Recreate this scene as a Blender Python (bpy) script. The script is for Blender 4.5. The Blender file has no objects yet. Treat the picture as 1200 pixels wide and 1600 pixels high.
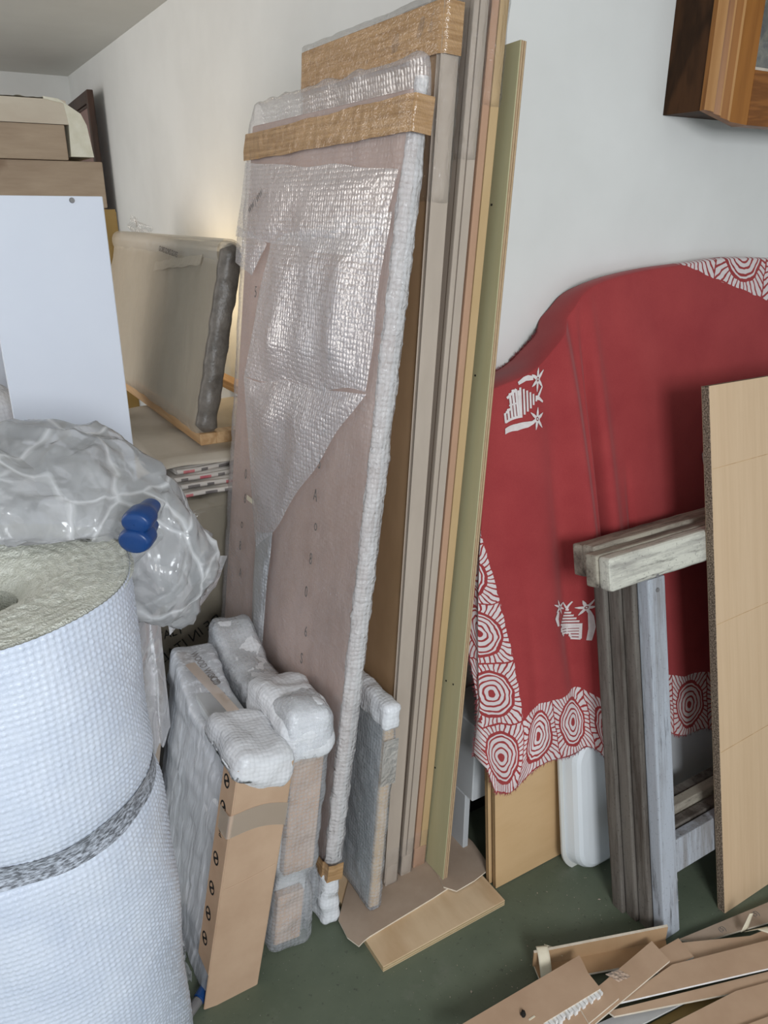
import bpy, bmesh, math, random
from mathutils import Vector, noise, Matrix
import numpy as np
random.seed(7)
PI = math.pi
R = math.radians
S = bpy.context.scene
COL = S.collection

# ------------------------------------------------------------------ camera, world, light, exposure
cd = bpy.data.cameras.new('camera'); cam = bpy.data.objects.new('camera', cd); COL.objects.link(cam)
cd.sensor_fit = 'VERTICAL'; cd.sensor_height = 36.0; cd.lens = 36.0 * 1202.0 / 1600.0
cd.clip_start = 0.02
cam.location = (0, 0, 1.72)
cam.rotation_euler = (R(90 - 21.2), 0, R(-31.0))
S.camera = cam
S.view_settings.view_transform = 'Standard'
S.view_settings.look = 'None'
S.view_settings.exposure = 0.0
S.view_settings.gamma = 1.0
S.view_settings.use_curve_mapping = False
S.cycles.transparent_max_bounces = 24
S.cycles.max_bounces = 8

W = bpy.data.worlds.new('world'); S.world = W; W.use_nodes = True
W.node_tree.nodes['Background'].inputs[0].default_value = (0.80, 0.90, 1.0, 1)
W.node_tree.nodes['Background'].inputs[1].default_value = 0.88

def area(name, loc, target, sx, sy, power, color):
    l = bpy.data.lights.new(name, 'AREA'); l.shape = 'RECTANGLE'; l.size = sx; l.size_y = sy
    l.energy = power; l.color = color
    o = bpy.data.objects.new(name, l); COL.objects.link(o); o.location = loc
    d = Vector(target) - Vector(loc); o.rotation_euler = d.to_track_quat('-Z', 'Y').to_euler()
    return o
area('window_daylight', (-0.12, -1.75, 2.0), (1.1, 1.4, 0.75), 0.85, 0.85, 66, (0.92, 0.96, 1.0))
area('far_room_lamp', (-1.7, 3.7, 2.2), (0.9, 2.2, 1.2), 2.2, 2.2, 54, (1.0, 0.91, 0.83))
lb = bpy.data.lights.new('low_lamp', 'POINT'); lb.energy = 3.0; lb.color = (1.0, 0.84, 0.58); lb.shadow_soft_size = 0.06
lo = bpy.data.objects.new('low_lamp', lb); COL.objects.link(lo); lo.location = (0.91, 3.15, 1.45)

# ------------------------------------------------------------------ node helpers
def new_mat(name):
    m = bpy.data.materials.new(name); m.use_nodes = True
    nt = m.node_tree; nt.nodes.clear()
    out = nt.nodes.new('ShaderNodeOutputMaterial')
    return m, nt, out
class G:
    def __init__(s, nt): s.nt = nt
    def n(s, t, **kw):
        x = s.nt.nodes.new(t)
        for k, v in kw.items(): setattr(x, k, v)
        return x
    def L(s, a, b): s.nt.links.new(a, b)
    def put(s, sock, v):
        if hasattr(v, 'is_linked') or isinstance(v, bpy.types.NodeSocket): s.L(v, sock)
        else: sock.default_value = v
    def math(s, op, a, b=0.0, c=0.0, clamp=False):
        x = s.n('ShaderNodeMath', operation=op); x.use_clamp = clamp
        s.put(x.inputs[0], a); s.put(x.inputs[1], b); s.put(x.inputs[2], c)
        return x.outputs[0]
    def coord(s, scale=(1, 1, 1), kind='Object', rot=(0, 0, 0)):
        t = s.n('ShaderNodeTexCoord'); m = s.n('ShaderNodeMapping')
        m.inputs['Scale'].default_value = scale; m.inputs['Rotation'].default_value = rot
        s.L(t.outputs[kind], m.inputs[0]); return m.outputs[0]
    def noise(s, vec, scale, detail=3, rough=0.5, dist=0.0):
        x = s.n('ShaderNodeTexNoise'); x.inputs['Scale'].default_value = scale
        x.inputs['Detail'].default_value = detail; x.inputs['Roughness'].default_value = rough
        x.inputs['Distortion'].default_value = dist
        if vec is not None: s.L(vec, x.inputs['Vector'])
        return x.outputs[0]
    def ramp(s, fac, stops, mode='LINEAR'):
        x = s.n('ShaderNodeValToRGB'); x.color_ramp.interpolation = mode
        e = x.color_ramp.elements
        while len(e) < len(stops): e.new(0.5)
        for i, (p, c) in enumerate(stops):
            e[i].position = p; e[i].color = (c[0], c[1], c[2], 1) if not isinstance(c, float) else (c, c, c, 1)
        s.L(fac, x.inputs[0]); return x.outputs[0]
    def mix(s, fac, a, b, blend='MIX'):
        x = s.n('ShaderNodeMix', data_type='RGBA', blend_type=blend)
        s.put(x.inputs[0], fac)
        for sk, v in ((x.inputs[6], a), (x.inputs[7], b)):
            if isinstance(v, tuple): sk.default_value = (v[0], v[1], v[2], 1)
            else: s.L(v, sk)
        return x.outputs[2]
    def bump(s, h, strength=0.3, dist=0.002, normal=None):
        x = s.n('ShaderNodeBump'); x.inputs['Strength'].default_value = strength; x.inputs['Distance'].default_value = dist
        s.L(h, x.inputs['Height'])
        if normal is not None: s.L(normal, x.inputs['Normal'])
        return x.outputs[0]
def principled(g, out, color, rough=0.6, spec=0.4, normal=None, **kw):
    b = g.n('ShaderNodeBsdfPrincipled')
    if isinstance(color, tuple): b.inputs['Base Color'].default_value = (*color, 1)
    else: g.L(color, b.inputs['Base Color'])
    g.put(b.inputs['Roughness'], rough); b.inputs['Specular IOR Level'].default_value = spec
    if normal is not None: g.L(normal, b.inputs['Normal'])
    for k, v in kw.items(): b.inputs[k.replace('_', ' ')].default_value = v
    if out is not None: g.L(b.outputs[0], out.inputs[0])
    return b

def simple(name, a, b=None, rough=0.6, spec=0.35, scale=(1, 1, 1), ns=8.0, detail=4, bump=0.0, bscale=None, bdist=0.002, lo=0.35, hi=0.65):
    """two-tone noise material; scale stretches the grain"""
    m, nt, out = new_mat(name); g = G(nt)
    v = g.coord(scale)
    f = g.noise(v, ns, detail, 0.6)
    c = g.ramp(f, [(lo, a), (hi, b or a)])
    nm = None
    if bump:
        h = g.noise(v, bscale or ns, 3, 0.6); nm = g.bump(h, bump, bdist)
    principled(g, out, c, rough, spec, nm)
    return m

def wood(name, a, b, dark=None, axis='Z', gscale=9.0, rough=0.5, spec=0.35, stretch=0.06, bump=0.1, rings=True):
    m, nt, out = new_mat(name); g = G(nt)
    sc = {'X': (stretch, 1, 1), 'Y': (1, stretch, 1), 'Z': (1, 1, stretch)}[axis]
    v = g.coord(sc)
    n1 = g.noise(v, gscale, 4, 0.55, 0.6)
    w = g.math('SINE', g.math('MULTIPLY', n1, 38.0))
    f = g.math('MULTIPLY_ADD', w, 0.25 if rings else 0.08, 0.5)
    f = g.math('ADD', f, g.math('MULTIPLY_ADD', g.noise(v, gscale * 14, 3, 0.7), 0.5, -0.25))
    c = g.ramp(f, [(0.2, b), (0.75, a)])
    if dark:
        spots = g.noise(g.coord((1, 1, 1)), 5.0, 3, 0.6)
        c = g.mix(g.ramp(spots, [(0.56, 0.0), (0.72, 1.0)]), c, dark)
    principled(g, out, c, rough, spec, g.bump(f, bump, 0.001))
    return m

def film(name, tint=(0.85, 0.87, 0.9), opac=0.3, bubble=None, bstr=0.5, wr=12.0, wstr=0.35, rough=0.14, stretch=(1, 1, 1), gloss=1.0, var=0.25, edge=0.35, ior=1.45, uv=False, streak=None, crumple=None, back=0.12):
    """thin clear polythene: see-through film with a milky haze and wet-looking shine"""
    m, nt, out = new_mat(name); g = G(nt)
    v = g.coord(stretch)
    h1 = g.noise(v, wr, 4, 0.55, 1.6)
    nm = g.bump(h1, wstr, 0.02)
    if crumple:
        wob = g.n('ShaderNodeTexNoise'); wob.inputs['Scale'].default_value = 5; g.L(v, wob.inputs['Vector'])
        ad = g.n('ShaderNodeVectorMath', operation='MULTIPLY_ADD'); g.L(wob.outputs['Color'], ad.inputs[0]); ad.inputs[1].default_value = (0.25, 0.25, 0.25); g.L(v, ad.inputs[2])
        for sc_, d_ in ((crumple[0], 0.03), (crumple[0] * 2.3, 0.010)):
            cv = g.n('ShaderNodeTexVoronoi'); cv.feature = 'DISTANCE_TO_EDGE'; cv.inputs['Scale'].default_value = sc_; g.L(ad.outputs[0], cv.inputs['Vector'])
            nm = g.bump(cv.outputs[0], crumple[1], d_, nm)
            if sc_ == crumple[0]: cv1 = cv.outputs[0]
    bub = None
    if bubble:
        vo = g.n('ShaderNodeTexVoronoi'); vo.inputs['Scale'].default_value = 1.0 / bubble
        vo.inputs['Randomness'].default_value = 0.25
        g.L(g.coord((1, 1, 1), 'UV' if uv else 'Object'), vo.inputs['Vector'])
        dome = g.math('SUBTRACT', 1.0, g.math('MULTIPLY', vo.outputs[0], 1.5), clamp=True)
        bub = g.math('POWER', dome, 0.6)
        nm = g.bump(bub, bstr, 0.004, nm)
    lw = g.n('ShaderNodeLayerWeight'); lw.inputs[0].default_value = 0.35
    fac = g.math('ADD', g.math('MULTIPLY_ADD', g.noise(v, wr * 0.45, 3, 0.6), 2 * var, opac - var), g.math('MULTIPLY', lw.outputs['Facing'], edge), clamp=True)
    if bub is not None: fac = g.math('ADD', fac, g.math('MULTIPLY_ADD', bub, 0.12, -0.06), clamp=True)
    if crumple:                                               # bright glints along sharp creases, put into the film's whiteness
        fac = g.math('ADD', fac, g.math('MULTIPLY', g.math('SUBTRACT', 1.0, g.math('MULTIPLY', cv1, 24.0), clamp=True), 0.40), clamp=True)
    if streak:
        st = g.noise(g.coord(streak), 1.0, 2, 0.6)
        fac = g.math('ADD', fac, g.ramp(st, [(0.5, 0.0), (0.7, 0.35)]), clamp=True)
    tr = g.n('ShaderNodeBsdfTransparent')
    df = g.n('ShaderNodeBsdfDiffuse'); df.inputs[0].default_value = (*tint, 1); g.L(nm, df.inputs['Normal'])
    tl = g.n('ShaderNodeBsdfTranslucent'); tl.inputs[0].default_value = (*tint, 1)
    md = g.n('ShaderNodeMixShader'); md.inputs[0].default_value = back; g.L(df.outputs[0], md.inputs[1]); g.L(tl.outputs[0], md.inputs[2])
    m1 = g.n('ShaderNodeMixShader'); g.L(fac, m1.inputs[0]); g.L(tr.outputs[0], m1.inputs[1]); g.L(md.outputs[0], m1.inputs[2])
    fr = g.n('ShaderNodeFresnel'); fr.inputs[0].default_value = ior; g.L(nm, fr.inputs['Normal'])
    gl = g.n('ShaderNodeBsdfGlossy'); gl.inputs['Roughness'].default_value = rough; g.L(nm, gl.inputs['Normal'])
    m2 = g.n('ShaderNodeMixShader'); g.L(g.math('MULTIPLY', fr.outputs[0], gloss * 0.62, clamp=True), m2.inputs[0]); g.L(m1.outputs[0], m2.inputs[1]); g.L(gl.outputs[0], m2.inputs[2])
    g.L(m2.outputs[0], out.inputs[0])
    return m

# ------------------------------------------------------------------ materials
M = {}
def paint(name, a, b, ns=3.0):
    return simple(name, a, b, 0.85, 0.2, (1, 1, 1), ns, 4, 0.25, 120.0, 0.001)
M['wall'] = paint('white_wall_paint', (0.70, 0.69, 0.66), (0.76, 0.75, 0.72), 2.0)
M['ceil'] = paint('ceiling_paint', (0.60, 0.58, 0.54), (0.64, 0.62, 0.58), 2.0)
def floor_mat():
    m, nt, out = new_mat('green_floor_paint'); g = G(nt)
    v = g.coord((1, 1, 1))
    c = g.ramp(g.noise(v, 4.0, 5, 0.6), [(0.3, (0.092, 0.114, 0.078)), (0.7, (0.140, 0.162, 0.114))])
    c = g.mix(g.ramp(g.noise(v, 60, 3, 0.7), [(0.62, 0.0), (0.72, 0.6)]), c, (0.045, 0.05, 0.04))
    c = g.mix(g.ramp(g.noise(v, 140, 2, 0.7), [(0.70, 0.0), (0.74, 0.8)]), c, (0.35, 0.34, 0.30))
    c = g.mix(g.ramp(g.noise(v, 9, 5, 0.7), [(0.58, 0.0), (0.75, 0.35)]), c, (0.20, 0.20, 0.17))
    principled(g, out, c, 0.55, 0.35, g.bump(g.noise(v, 90, 3, 0.6), 0.2, 0.001)); return m
M['floor'] = floor_mat()
M['white_lam'] = simple('white_laminate', (0.66, 0.69, 0.77), (0.70, 0.73, 0.80), 0.45, 0.4, ns=2)
M['card'] = simple('brown_cardboard', (0.46, 0.305, 0.200), (0.54, 0.37, 0.25), 0.8, 0.2, (1, 1, 1), 6, 4, 0.15, 60, 0.0006)
M['card_face'] = simple('brown_cardboard_face', (0.38, 0.235, 0.125), (0.45, 0.285, 0.16), 0.7, 0.25, (1, 1, 0.4), 7, 4, 0.1, 60, 0.0006)
M['card_pale'] = simple('pale_cardboard', (0.40, 0.33, 0.27), (0.47, 0.39, 0.32), 0.8, 0.2, (1, 1, 0.3), 8, 4, 0.1, 60, 0.0006)
M['card_tan'] = simple('tan_cardboard', (0.47, 0.32, 0.16), (0.53, 0.37, 0.20), 0.75, 0.2, (1, 1, 0.3), 8, 4, 0.1, 60, 0.0006)
M['card_red'] = simple('reddish_cardboard', (0.42, 0.25, 0.16), (0.48, 0.29, 0.19), 0.75, 0.2, (1, 1, 0.3), 8, 4, 0.1, 60, 0.0006)
M['card_floor'] = simple('dusty_cardboard', (0.34, 0.25, 0.185), (0.42, 0.32, 0.245), 0.85, 0.15, (1, 1, 1), 6, 5, 0.2, 50, 0.0008)
M['card_edge'] = simple('cut_cardboard_edge', (0.66, 0.56, 0.44), (0.78, 0.69, 0.57), 0.9, 0.1, ns=40)
M['white_edge'] = simple('white_cut_edge', (0.72, 0.70, 0.68), (0.85, 0.83, 0.80), 0.9, 0.1, ns=40)
M['card_grey'] = simple('grey_white_card', (0.42, 0.41, 0.40), (0.50, 0.49, 0.48), 0.8, 0.2, ns=5)
M['card_ochre'] = simple('ochre_cardboard', (0.30, 0.20, 0.07), (0.36, 0.245, 0.10), 0.8, 0.2, ns=5)
M['wrapped_core'] = simple('pinkish_cardboard', (0.44, 0.295, 0.235), (0.54, 0.375, 0.305), 0.75, 0.2, (1, 1, 0.25), 5, 4, 0.1, 40, 0.001)
M['tape_brown'] = None
def brown_tape():
    m, nt, out = new_mat('brown_packing_tape'); g = G(nt)
    v = g.coord((1, 0.7, 22))
    f = g.noise(v, 6, 4, 0.6, 0.4)
    c = g.ramp(f, [(0.3, (0.30, 0.165, 0.07)), (0.7, (0.52, 0.32, 0.16))])
    wv = g.noise(g.coord((1, 1, 1)), 85, 2, 0.5, 2.5)
    principled(g, out, c, 0.13, 0.7, g.bump(wv, 0.28, 0.006)); return m
M['tape_brown'] = brown_tape()
M['tape_clear'] = film('pale_parcel_tape', (0.80, 0.63, 0.50), 0.55, None, 0.3, 20, 0.03, 0.3, var=0.06, edge=0.05, gloss=0.7)
M['tape_masking'] = simple('cream_masking_tape', (0.66, 0.58, 0.43), (0.74, 0.66, 0.51), 0.6, 0.3, ns=20)
M['tape_shiny'] = film('clear_shiny_tape', (0.90, 0.86, 0.80), 0.30, None, 0.3, 40, 0.35, 0.15, var=0.12, edge=0.1, gloss=1.6)
M['green_ply'] = simple('greenish_plywood_face', (0.44, 0.405, 0.235), (0.53, 0.49, 0.305), 0.6, 0.3, (1, 1, 0.12), 8, 5, 0.08, 60)
def ply_edge(name, axis='X', a=(0.55, 0.40, 0.25), b=(0.32, 0.21, 0.12), k=500.0):
    m, nt, out = new_mat(name); g = G(nt)
    sx = g.n('ShaderNodeSeparateXYZ'); t = g.n('ShaderNodeTexCoord'); g.L(t.outputs['Object'], sx.inputs[0])
    s = g.math('SINE', g.math('MULTIPLY', sx.outputs[axis], k))
    f = g.math('ADD', g.math('MULTIPLY_ADD', s, 0.3, 0.5), g.math('MULTIPLY_ADD', g.noise(g.coord((1, 1, 1)), 60, 4, 0.7), 0.6, -0.3))
    principled(g, out, g.ramp(f, [(0.25, b), (0.75, a)]), 0.8, 0.2, g.bump(f, 0.3, 0.001)); return m
M['ply_edge_x'] = ply_edge('plywood_edge_layers', 'X', k=1100)
M['ply_edge_z'] = ply_edge('plank_edge_layers', 'Z', (0.62, 0.47, 0.29), (0.42, 0.29, 0.15), 800)
M['ply_edge_y'] = ply_edge('plywood_sheet_edge', 'Y', (0.40, 0.26, 0.13), (0.25, 0.15, 0.07), 900)
M['plank'] = wood('pale_pine_plywood', (0.68, 0.50, 0.32), (0.55, 0.37, 0.215), None, 'Y', 2.6, 0.6, 0.3, 0.35, 0.05)
M['ply_face'] = wood('birch_plywood_face', (0.66, 0.44, 0.235), (0.58, 0.37, 0.185), None, 'X', 3.0, 0.5, 0.35, 0.25, 0.03, rings=False)
M['beech'] = wood('beech_laminate', (0.66, 0.475, 0.305), (0.57, 0.39, 0.235), None, 'Z', 9.0, 0.42, 0.4, 0.05, 0.02, rings=False)
def chipboard():
    m, nt, out = new_mat('chipboard_edge'); g = G(nt)
    f = g.noise(g.coord((1, 1, 1)), 260, 3, 0.8)
    c = g.ramp(f, [(0.36, (0.035, 0.026, 0.02)), (0.5, (0.17, 0.125, 0.09)), (0.66, (0.42, 0.33, 0.25))])
    principled(g, out, c, 0.9, 0.1, g.bump(f, 0.5, 0.002)); return m
M['chip_edge'] = chipboard()
M['pine'] = wood('orange_varnished_pine', (0.31, 0.122, 0.024), (0.21, 0.075, 0.013), None, 'Z', 10.0, 0.4, 0.3, 0.05, 0.05)
M['pine_x'] = wood('orange_varnished_pine_rail', (0.27, 0.100, 0.022), (0.17, 0.058, 0.011), None, 'X', 16.0, 0.4, 0.3, 0.12, 0.05)
M['pine_pale'] = wood('pale_pine_bead', (0.46, 0.24, 0.09), (0.36, 0.17, 0.055), None, 'Z', 10.0, 0.4, 0.3, 0.05, 0.05)  # paler tone for the raised beads of the moulding
M['walnut'] = wood('dark_walnut_side', (0.070, 0.030, 0.012), (0.026, 0.012, 0.005), None, 'Z', 6.0, 0.6, 0.15, 0.2, 0.1)
M['batten'] = wood('raw_pine_batten', (0.56, 0.36, 0.19), (0.43, 0.25, 0.115), None, 'Y', 8.0, 0.6, 0.3, 0.08, 0.05)
M['old_plank'] = wood('stained_old_plank', (0.44, 0.335, 0.235), (0.29, 0.205, 0.14), (0.15, 0.085, 0.05), 'X', 4.0, 0.85, 0.15, 0.15, 0.15, rings=False)
M['old_pale'] = simple('pale_dirty_foam', (0.52, 0.43, 0.33), (0.60, 0.52, 0.41), 0.9, 0.1, (0.4, 1, 1), 8, 5, 0.3, 50, 0.003)
M['foam_white'] = simple('cream_foam', (0.66, 0.61, 0.47), (0.74, 0.69, 0.56), 0.9, 0.1, (1, 1, 1), 30, 4, 0.5, 90, 0.003)
M['mauve'] = simple('mauve_panel', (0.235, 0.140, 0.120), (0.27, 0.165, 0.14), 0.5, 0.3, ns=3)
M['dark_frame'] = wood('dark_brown_frame', (0.060, 0.028, 0.016), (0.030, 0.015, 0.009), None, 'Z', 6.0, 0.5, 0.3, 0.1)
M['screw'] = simple('dull_metal', (0.16, 0.15, 0.15), (0.22, 0.21, 0.2), 0.4, 0.5)
M['black_ink'] = simple('black_print', (0.012, 0.011, 0.011), (0.02, 0.02, 0.02), 0.7, 0.2)
M['grey_ink'] = simple('faded_grey_print', (0.13, 0.115, 0.11), (0.20, 0.18, 0.17), 0.7, 0.2, ns=60)
M['pink_ink'] = simple('pink_print', (0.45, 0.10, 0.13), (0.55, 0.2, 0.2), 0.8, 0.1, ns=60)
M['dark_in'] = simple('dark_cavity', (0.02, 0.018, 0.016), (0.03, 0.028, 0.025), 0.9, 0.1)
M['blue_plastic'] = simple('blue_plastic', (0.006, 0.040, 0.16), (0.010, 0.060, 0.21), 0.35, 0.5)
M['tray'] = simple('white_plastic', (0.72, 0.75, 0.77), (0.78, 0.80, 0.82), 0.35, 0.5, ns=2)
M['tray_rim'] = simple('greyish_plastic_rim', (0.58, 0.57, 0.53), (0.64, 0.63, 0.60), 0.5, 0.4, ns=4)
M['cabinet'] = simple('grey_white_cabinet', (0.52, 0.53, 0.54), (0.58, 0.59, 0.60), 0.6, 0.3, ns=4)
M['cloth_cream'] = simple('cream_sheet', (0.50, 0.44, 0.36), (0.57, 0.51, 0.43), 0.9, 0.1, ns=6)
M['crate'] = simple('dark_crate', (0.08, 0.065, 0.05), (0.20, 0.165, 0.12), 0.7, 0.2, ns=3)
M['newsprint'] = simple('newsprint', (0.50, 0.46, 0.42), (0.60, 0.55, 0.50), 0.9, 0.1, (1, 1, 8), 30)
M['canvas'] = simple('beige_canvas', (0.27, 0.22, 0.15), (0.33, 0.27, 0.19), 0.85, 0.15, ns=3)
M['grey_wrap'] = simple('dark_grey_corner_foam', (0.11, 0.095, 0.08), (0.20, 0.175, 0.15), 0.4, 0.4, (1, 1, 1), 25, 4, 0.6, 30, 0.006)
M['pale_grey'] = simple('pale_grey_board', (0.44, 0.48, 0.50), (0.50, 0.54, 0.56), 0.5, 0.3, ns=3)
M['white_print'] = simple('off_white_print', (0.62, 0.55, 0.53), (0.72, 0.65, 0.63), 0.9, 0.1, ns=40)

def weathered(name, painted, bare, axis='Z', amount=0.5, dark=(0.035, 0.028, 0.022)):
    m, nt, out = new_mat(name); g = G(nt)
    sc = {'X': (0.12, 1, 1), 'Z': (1, 1, 0.08)}[axis]
    v = g.coord(sc)
    gr = g.noise(v, 60, 5, 0.75)
    wear = g.noise(v, 9, 6, 0.75)
    fleck = g.noise(g.coord((1, 1, 1)), 150, 3, 0.7)
    c = g.mix(g.ramp(wear, [(amount - 0.06, 0.0), (amount + 0.08, 1.0)]), painted, bare)
    c = g.mix(g.ramp(gr, [(0.56, 0.0), (0.70, 0.8)]), c, dark)
    c = g.mix(g.ramp(fleck, [(0.60, 0.0), (0.70, 0.55)]), c, (bare[0] * 0.5, bare[1] * 0.5, bare[2] * 0.5))
    principled(g, out, c, 0.8, 0.2, g.bump(gr, 0.5, 0.002)); return m
M['tw_leg'] = weathered('grey_painted_leg', (0.40, 0.42, 0.46), (0.24, 0.23, 0.23), 'Z', 0.53)
M['tw_leg_bare'] = weathered('bare_weathered_leg', (0.17, 0.15, 0.13), (0.075, 0.06, 0.05), 'Z', 0.5)
M['tw_bar'] = weathered('white_painted_bar', (0.60, 0.58, 0.50), (0.30, 0.28, 0.25), 'X', 0.55)
M['tw_bar_bare'] = weathered('worn_painted_bar', (0.40, 0.36, 0.29), (0.17, 0.14, 0.115), 'X', 0.52)

M['roll'] = None
def roll_mat():
    m, nt, out = new_mat('bubble_wrap_roll'); g = G(nt)
    v = g.coord((1, 1, 1))
    c = g.ramp(g.noise(v, 9, 4, 0.6), [(0.3, (0.60, 0.65, 0.76)), (0.7, (0.72, 0.76, 0.85))])
    b = principled(g, out, c, 0.28, 0.5, g.bump(g.noise(v, 240, 3, 0.6, 1.0), 0.35, 0.003))
    b.inputs['Subsurface Weight'].default_value = 0.25; b.inputs['Subsurface Radius'].default_value = (0.02, 0.02, 0.02)
    b.inputs['Coat Weight'].default_value = 0.4; b.inputs['Coat Roughness'].default_value = 0.15
    return m
M['roll'] = roll_mat()
M['roll_end'] = simple('bubble_wrap_roll_end', (0.66, 0.66, 0.57), (0.78, 0.78, 0.70), 0.3, 0.6, (1, 1, 1), 60, 4, 1.0, 260, 0.005)
M['roll_band'] = simple('smudged_grey_band', (0.12, 0.125, 0.14), (0.52, 0.55, 0.62), 0.4, 0.4, (1, 1, 3), 90, 4, 0.4, 120, 0.002, 0.4, 0.62)
M['bag'] = film('thin_clear_bag', (0.97, 0.97, 0.98), 0.30, None, 0.3, 5.0, 0.25, 0.17, var=0.14, edge=0.25, gloss=1.6, crumple=(5.5, 0.85), back=0.30)
M['bag_flap'] = film('thin_clear_bag_flap', (0.92, 0.91, 0.94), 0.6, None, 0.3, 9.0, 0.3, 0.2, var=0.12, edge=0.2, crumple=(7.0, 0.4), back=0.3)
M['bubble'] = film('bubble_wrap', (0.97, 0.91, 0.91), 0.19, 0.011, 0.3, 14, 0.2, 0.20, var=0.08, edge=0.10, gloss=0.7)
M['bubble_fold'] = film('bubble_wrap_fold', (0.97, 0.92, 0.93), 0.33, 0.011, 0.35, 18, 0.25, 0.24, var=0.14, edge=0.12, gloss=0.55)
M['bubble_thick'] = film('layered_bubble_wrap', (0.93, 0.93, 0.95), 0.86, 0.011, 0.3, 14, 0.22, 0.2, var=0.10, edge=0.1, gloss=1.1)
M['welt'] = film('folded_bubble_wrap', (0.93, 0.92, 0.92), 0.50, 0.011, 0.5, 26, 0.5, 0.16, var=0.25, edge=0.15, gloss=1.3)
M['bubble_clear'] = film('clear_bubble_wrap', (0.92, 0.93, 0.96), 0.26, 0.011, 0.3, 16, 0.25, 0.18, var=0.14, edge=0.14, gloss=1.1)
M['stretch'] = film('stretch_film', (0.90, 0.92, 0.97), 0.34, None, 0.3, 10, 0.4, 0.18, (1, 1.6, 0.25), var=0.15, edge=0.15, gloss=1.2, streak=(60, 60, 4))
M['clear'] = film('clear_wrap', (0.95, 0.95, 0.95), 0.03, None, 0.3, 34, 0.6, 0.12, (1, 1, 0.5), var=0.03, edge=0.04, gloss=0.6)
M['dusty_film'] = film('dusty_old_film', (0.76, 0.68, 0.56), 0.36, None, 0.3, 5, 0.6, 0.40, (1, 0.8, 0.4), var=0.12, edge=0.15, gloss=0.5)
M['crate_film'] = film('clear_furniture_film', (0.74, 0.66, 0.52), 0.26, None, 0.3, 7, 0.6, 0.13, var=0.12, edge=0.15, gloss=1.4)

# ------------------------------------------------------------------ object helpers
def tag(o, label=None, cat=None, group=None, kind=None):
    if label: o['label'] = label
    if cat: o['category'] = cat
    if group: o['group'] = group
    if kind: o['kind'] = kind
    return o
def empty(name, label, cat, loc=(0, 0, 0), rot=(0, 0, 0), group=None):
    o = bpy.data.objects.new(name, None); COL.objects.link(o); o.empty_display_size = 0.05
    o.location = loc; o.rotation_euler = rot
    return tag(o, label, cat, group)
def link(name, me, mats, parent=None, smooth=False):
    for m in (mats if isinstance(mats, (list, tuple)) else [mats]): me.materials.append(m)
    if smooth: me.polygons.foreach_set('use_smooth', [True] * len(me.polygons))
    o = bpy.data.objects.new(name, me); COL.objects.link(o)
    if parent is not None: o.parent = parent
    return o
def from_bm(name, bm, mats, parent=None, smooth=False):
    bmesh.ops.recalc_face_normals(bm, faces=bm.faces)
    me = bpy.data.meshes.new(name); bm.to_mesh(me); bm.free()
    return link(name, me, mats, parent, smooth)
def from_py(name, v, f, mats, parent=None, smooth=False, uv=None):
    me = bpy.data.meshes.new(name); me.from_pydata([tuple(p) for p in v], [], f); me.update()
    if uv is not None:
        for nm, arr in uv.items():
            l = me.uv_layers.new(name=nm)
            for lp in me.loops: l.data[lp.index].uv = arr[lp.vertex_index]
    return link(name, me, mats, parent, smooth)
def add_box(bm, lo, hi, bevel=0.0, seg=1, mi=0, mat=None):
    r = bmesh.ops.create_cube(bm, size=1.0)
    vs = r['verts']
    for v in vs:
        v.co = Vector([lo[i] + (v.co[i] + 0.5) * (hi[i] - lo[i]) for i in range(3)])
    fs = set(f for v in vs for f in v.link_faces)
    for f in fs: f.material_index = mi
    if bevel > 0:
        es = list(set(e for v in vs for e in v.link_edges))
        rb = bmesh.ops.bevel(bm, geom=es, offset=bevel, segments=seg, affect='EDGES', profile=0.6)
        fs = [f for f in rb['faces']] + [f for f in fs if f.is_valid]
        for f in rb['faces']: f.material_index = mi
        vs = list(set(v for f in fs for v in f.verts))
    if mat is not None:
        for v in vs: v.co = mat @ v.co
    return vs
def box(name, lo, hi, mats, parent=None, bevel=0.0015, seg=1, edge=None):
    """edge: dict axis->material index for faces normal to that axis"""
    bm = bmesh.new(); add_box(bm, lo, hi, bevel, seg)
    if edge:
        bm.normal_update()
        for f in bm.faces:
            n = f.normal; a = max(range(3), key=lambda i: abs(n[i]))
            f.material_index = edge.get('XYZ'[a], 0)
    return from_bm(name, bm, mats, parent)
def struct(o): o['kind'] = 'structure'; return o
def fnoise(p, s, oct=3):
    return noise.fractal(Vector(p) * s, 1.0, 2.0, oct)
def ridge(p, s):
    a = 0.0; w = 1.0
    for k in range(3):
        n = noise.noise(Vector(p) * s); a += w * (1 - abs(n) * 2.2); s *= 2.1; w *= 0.5
    return a / 1.75
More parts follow.
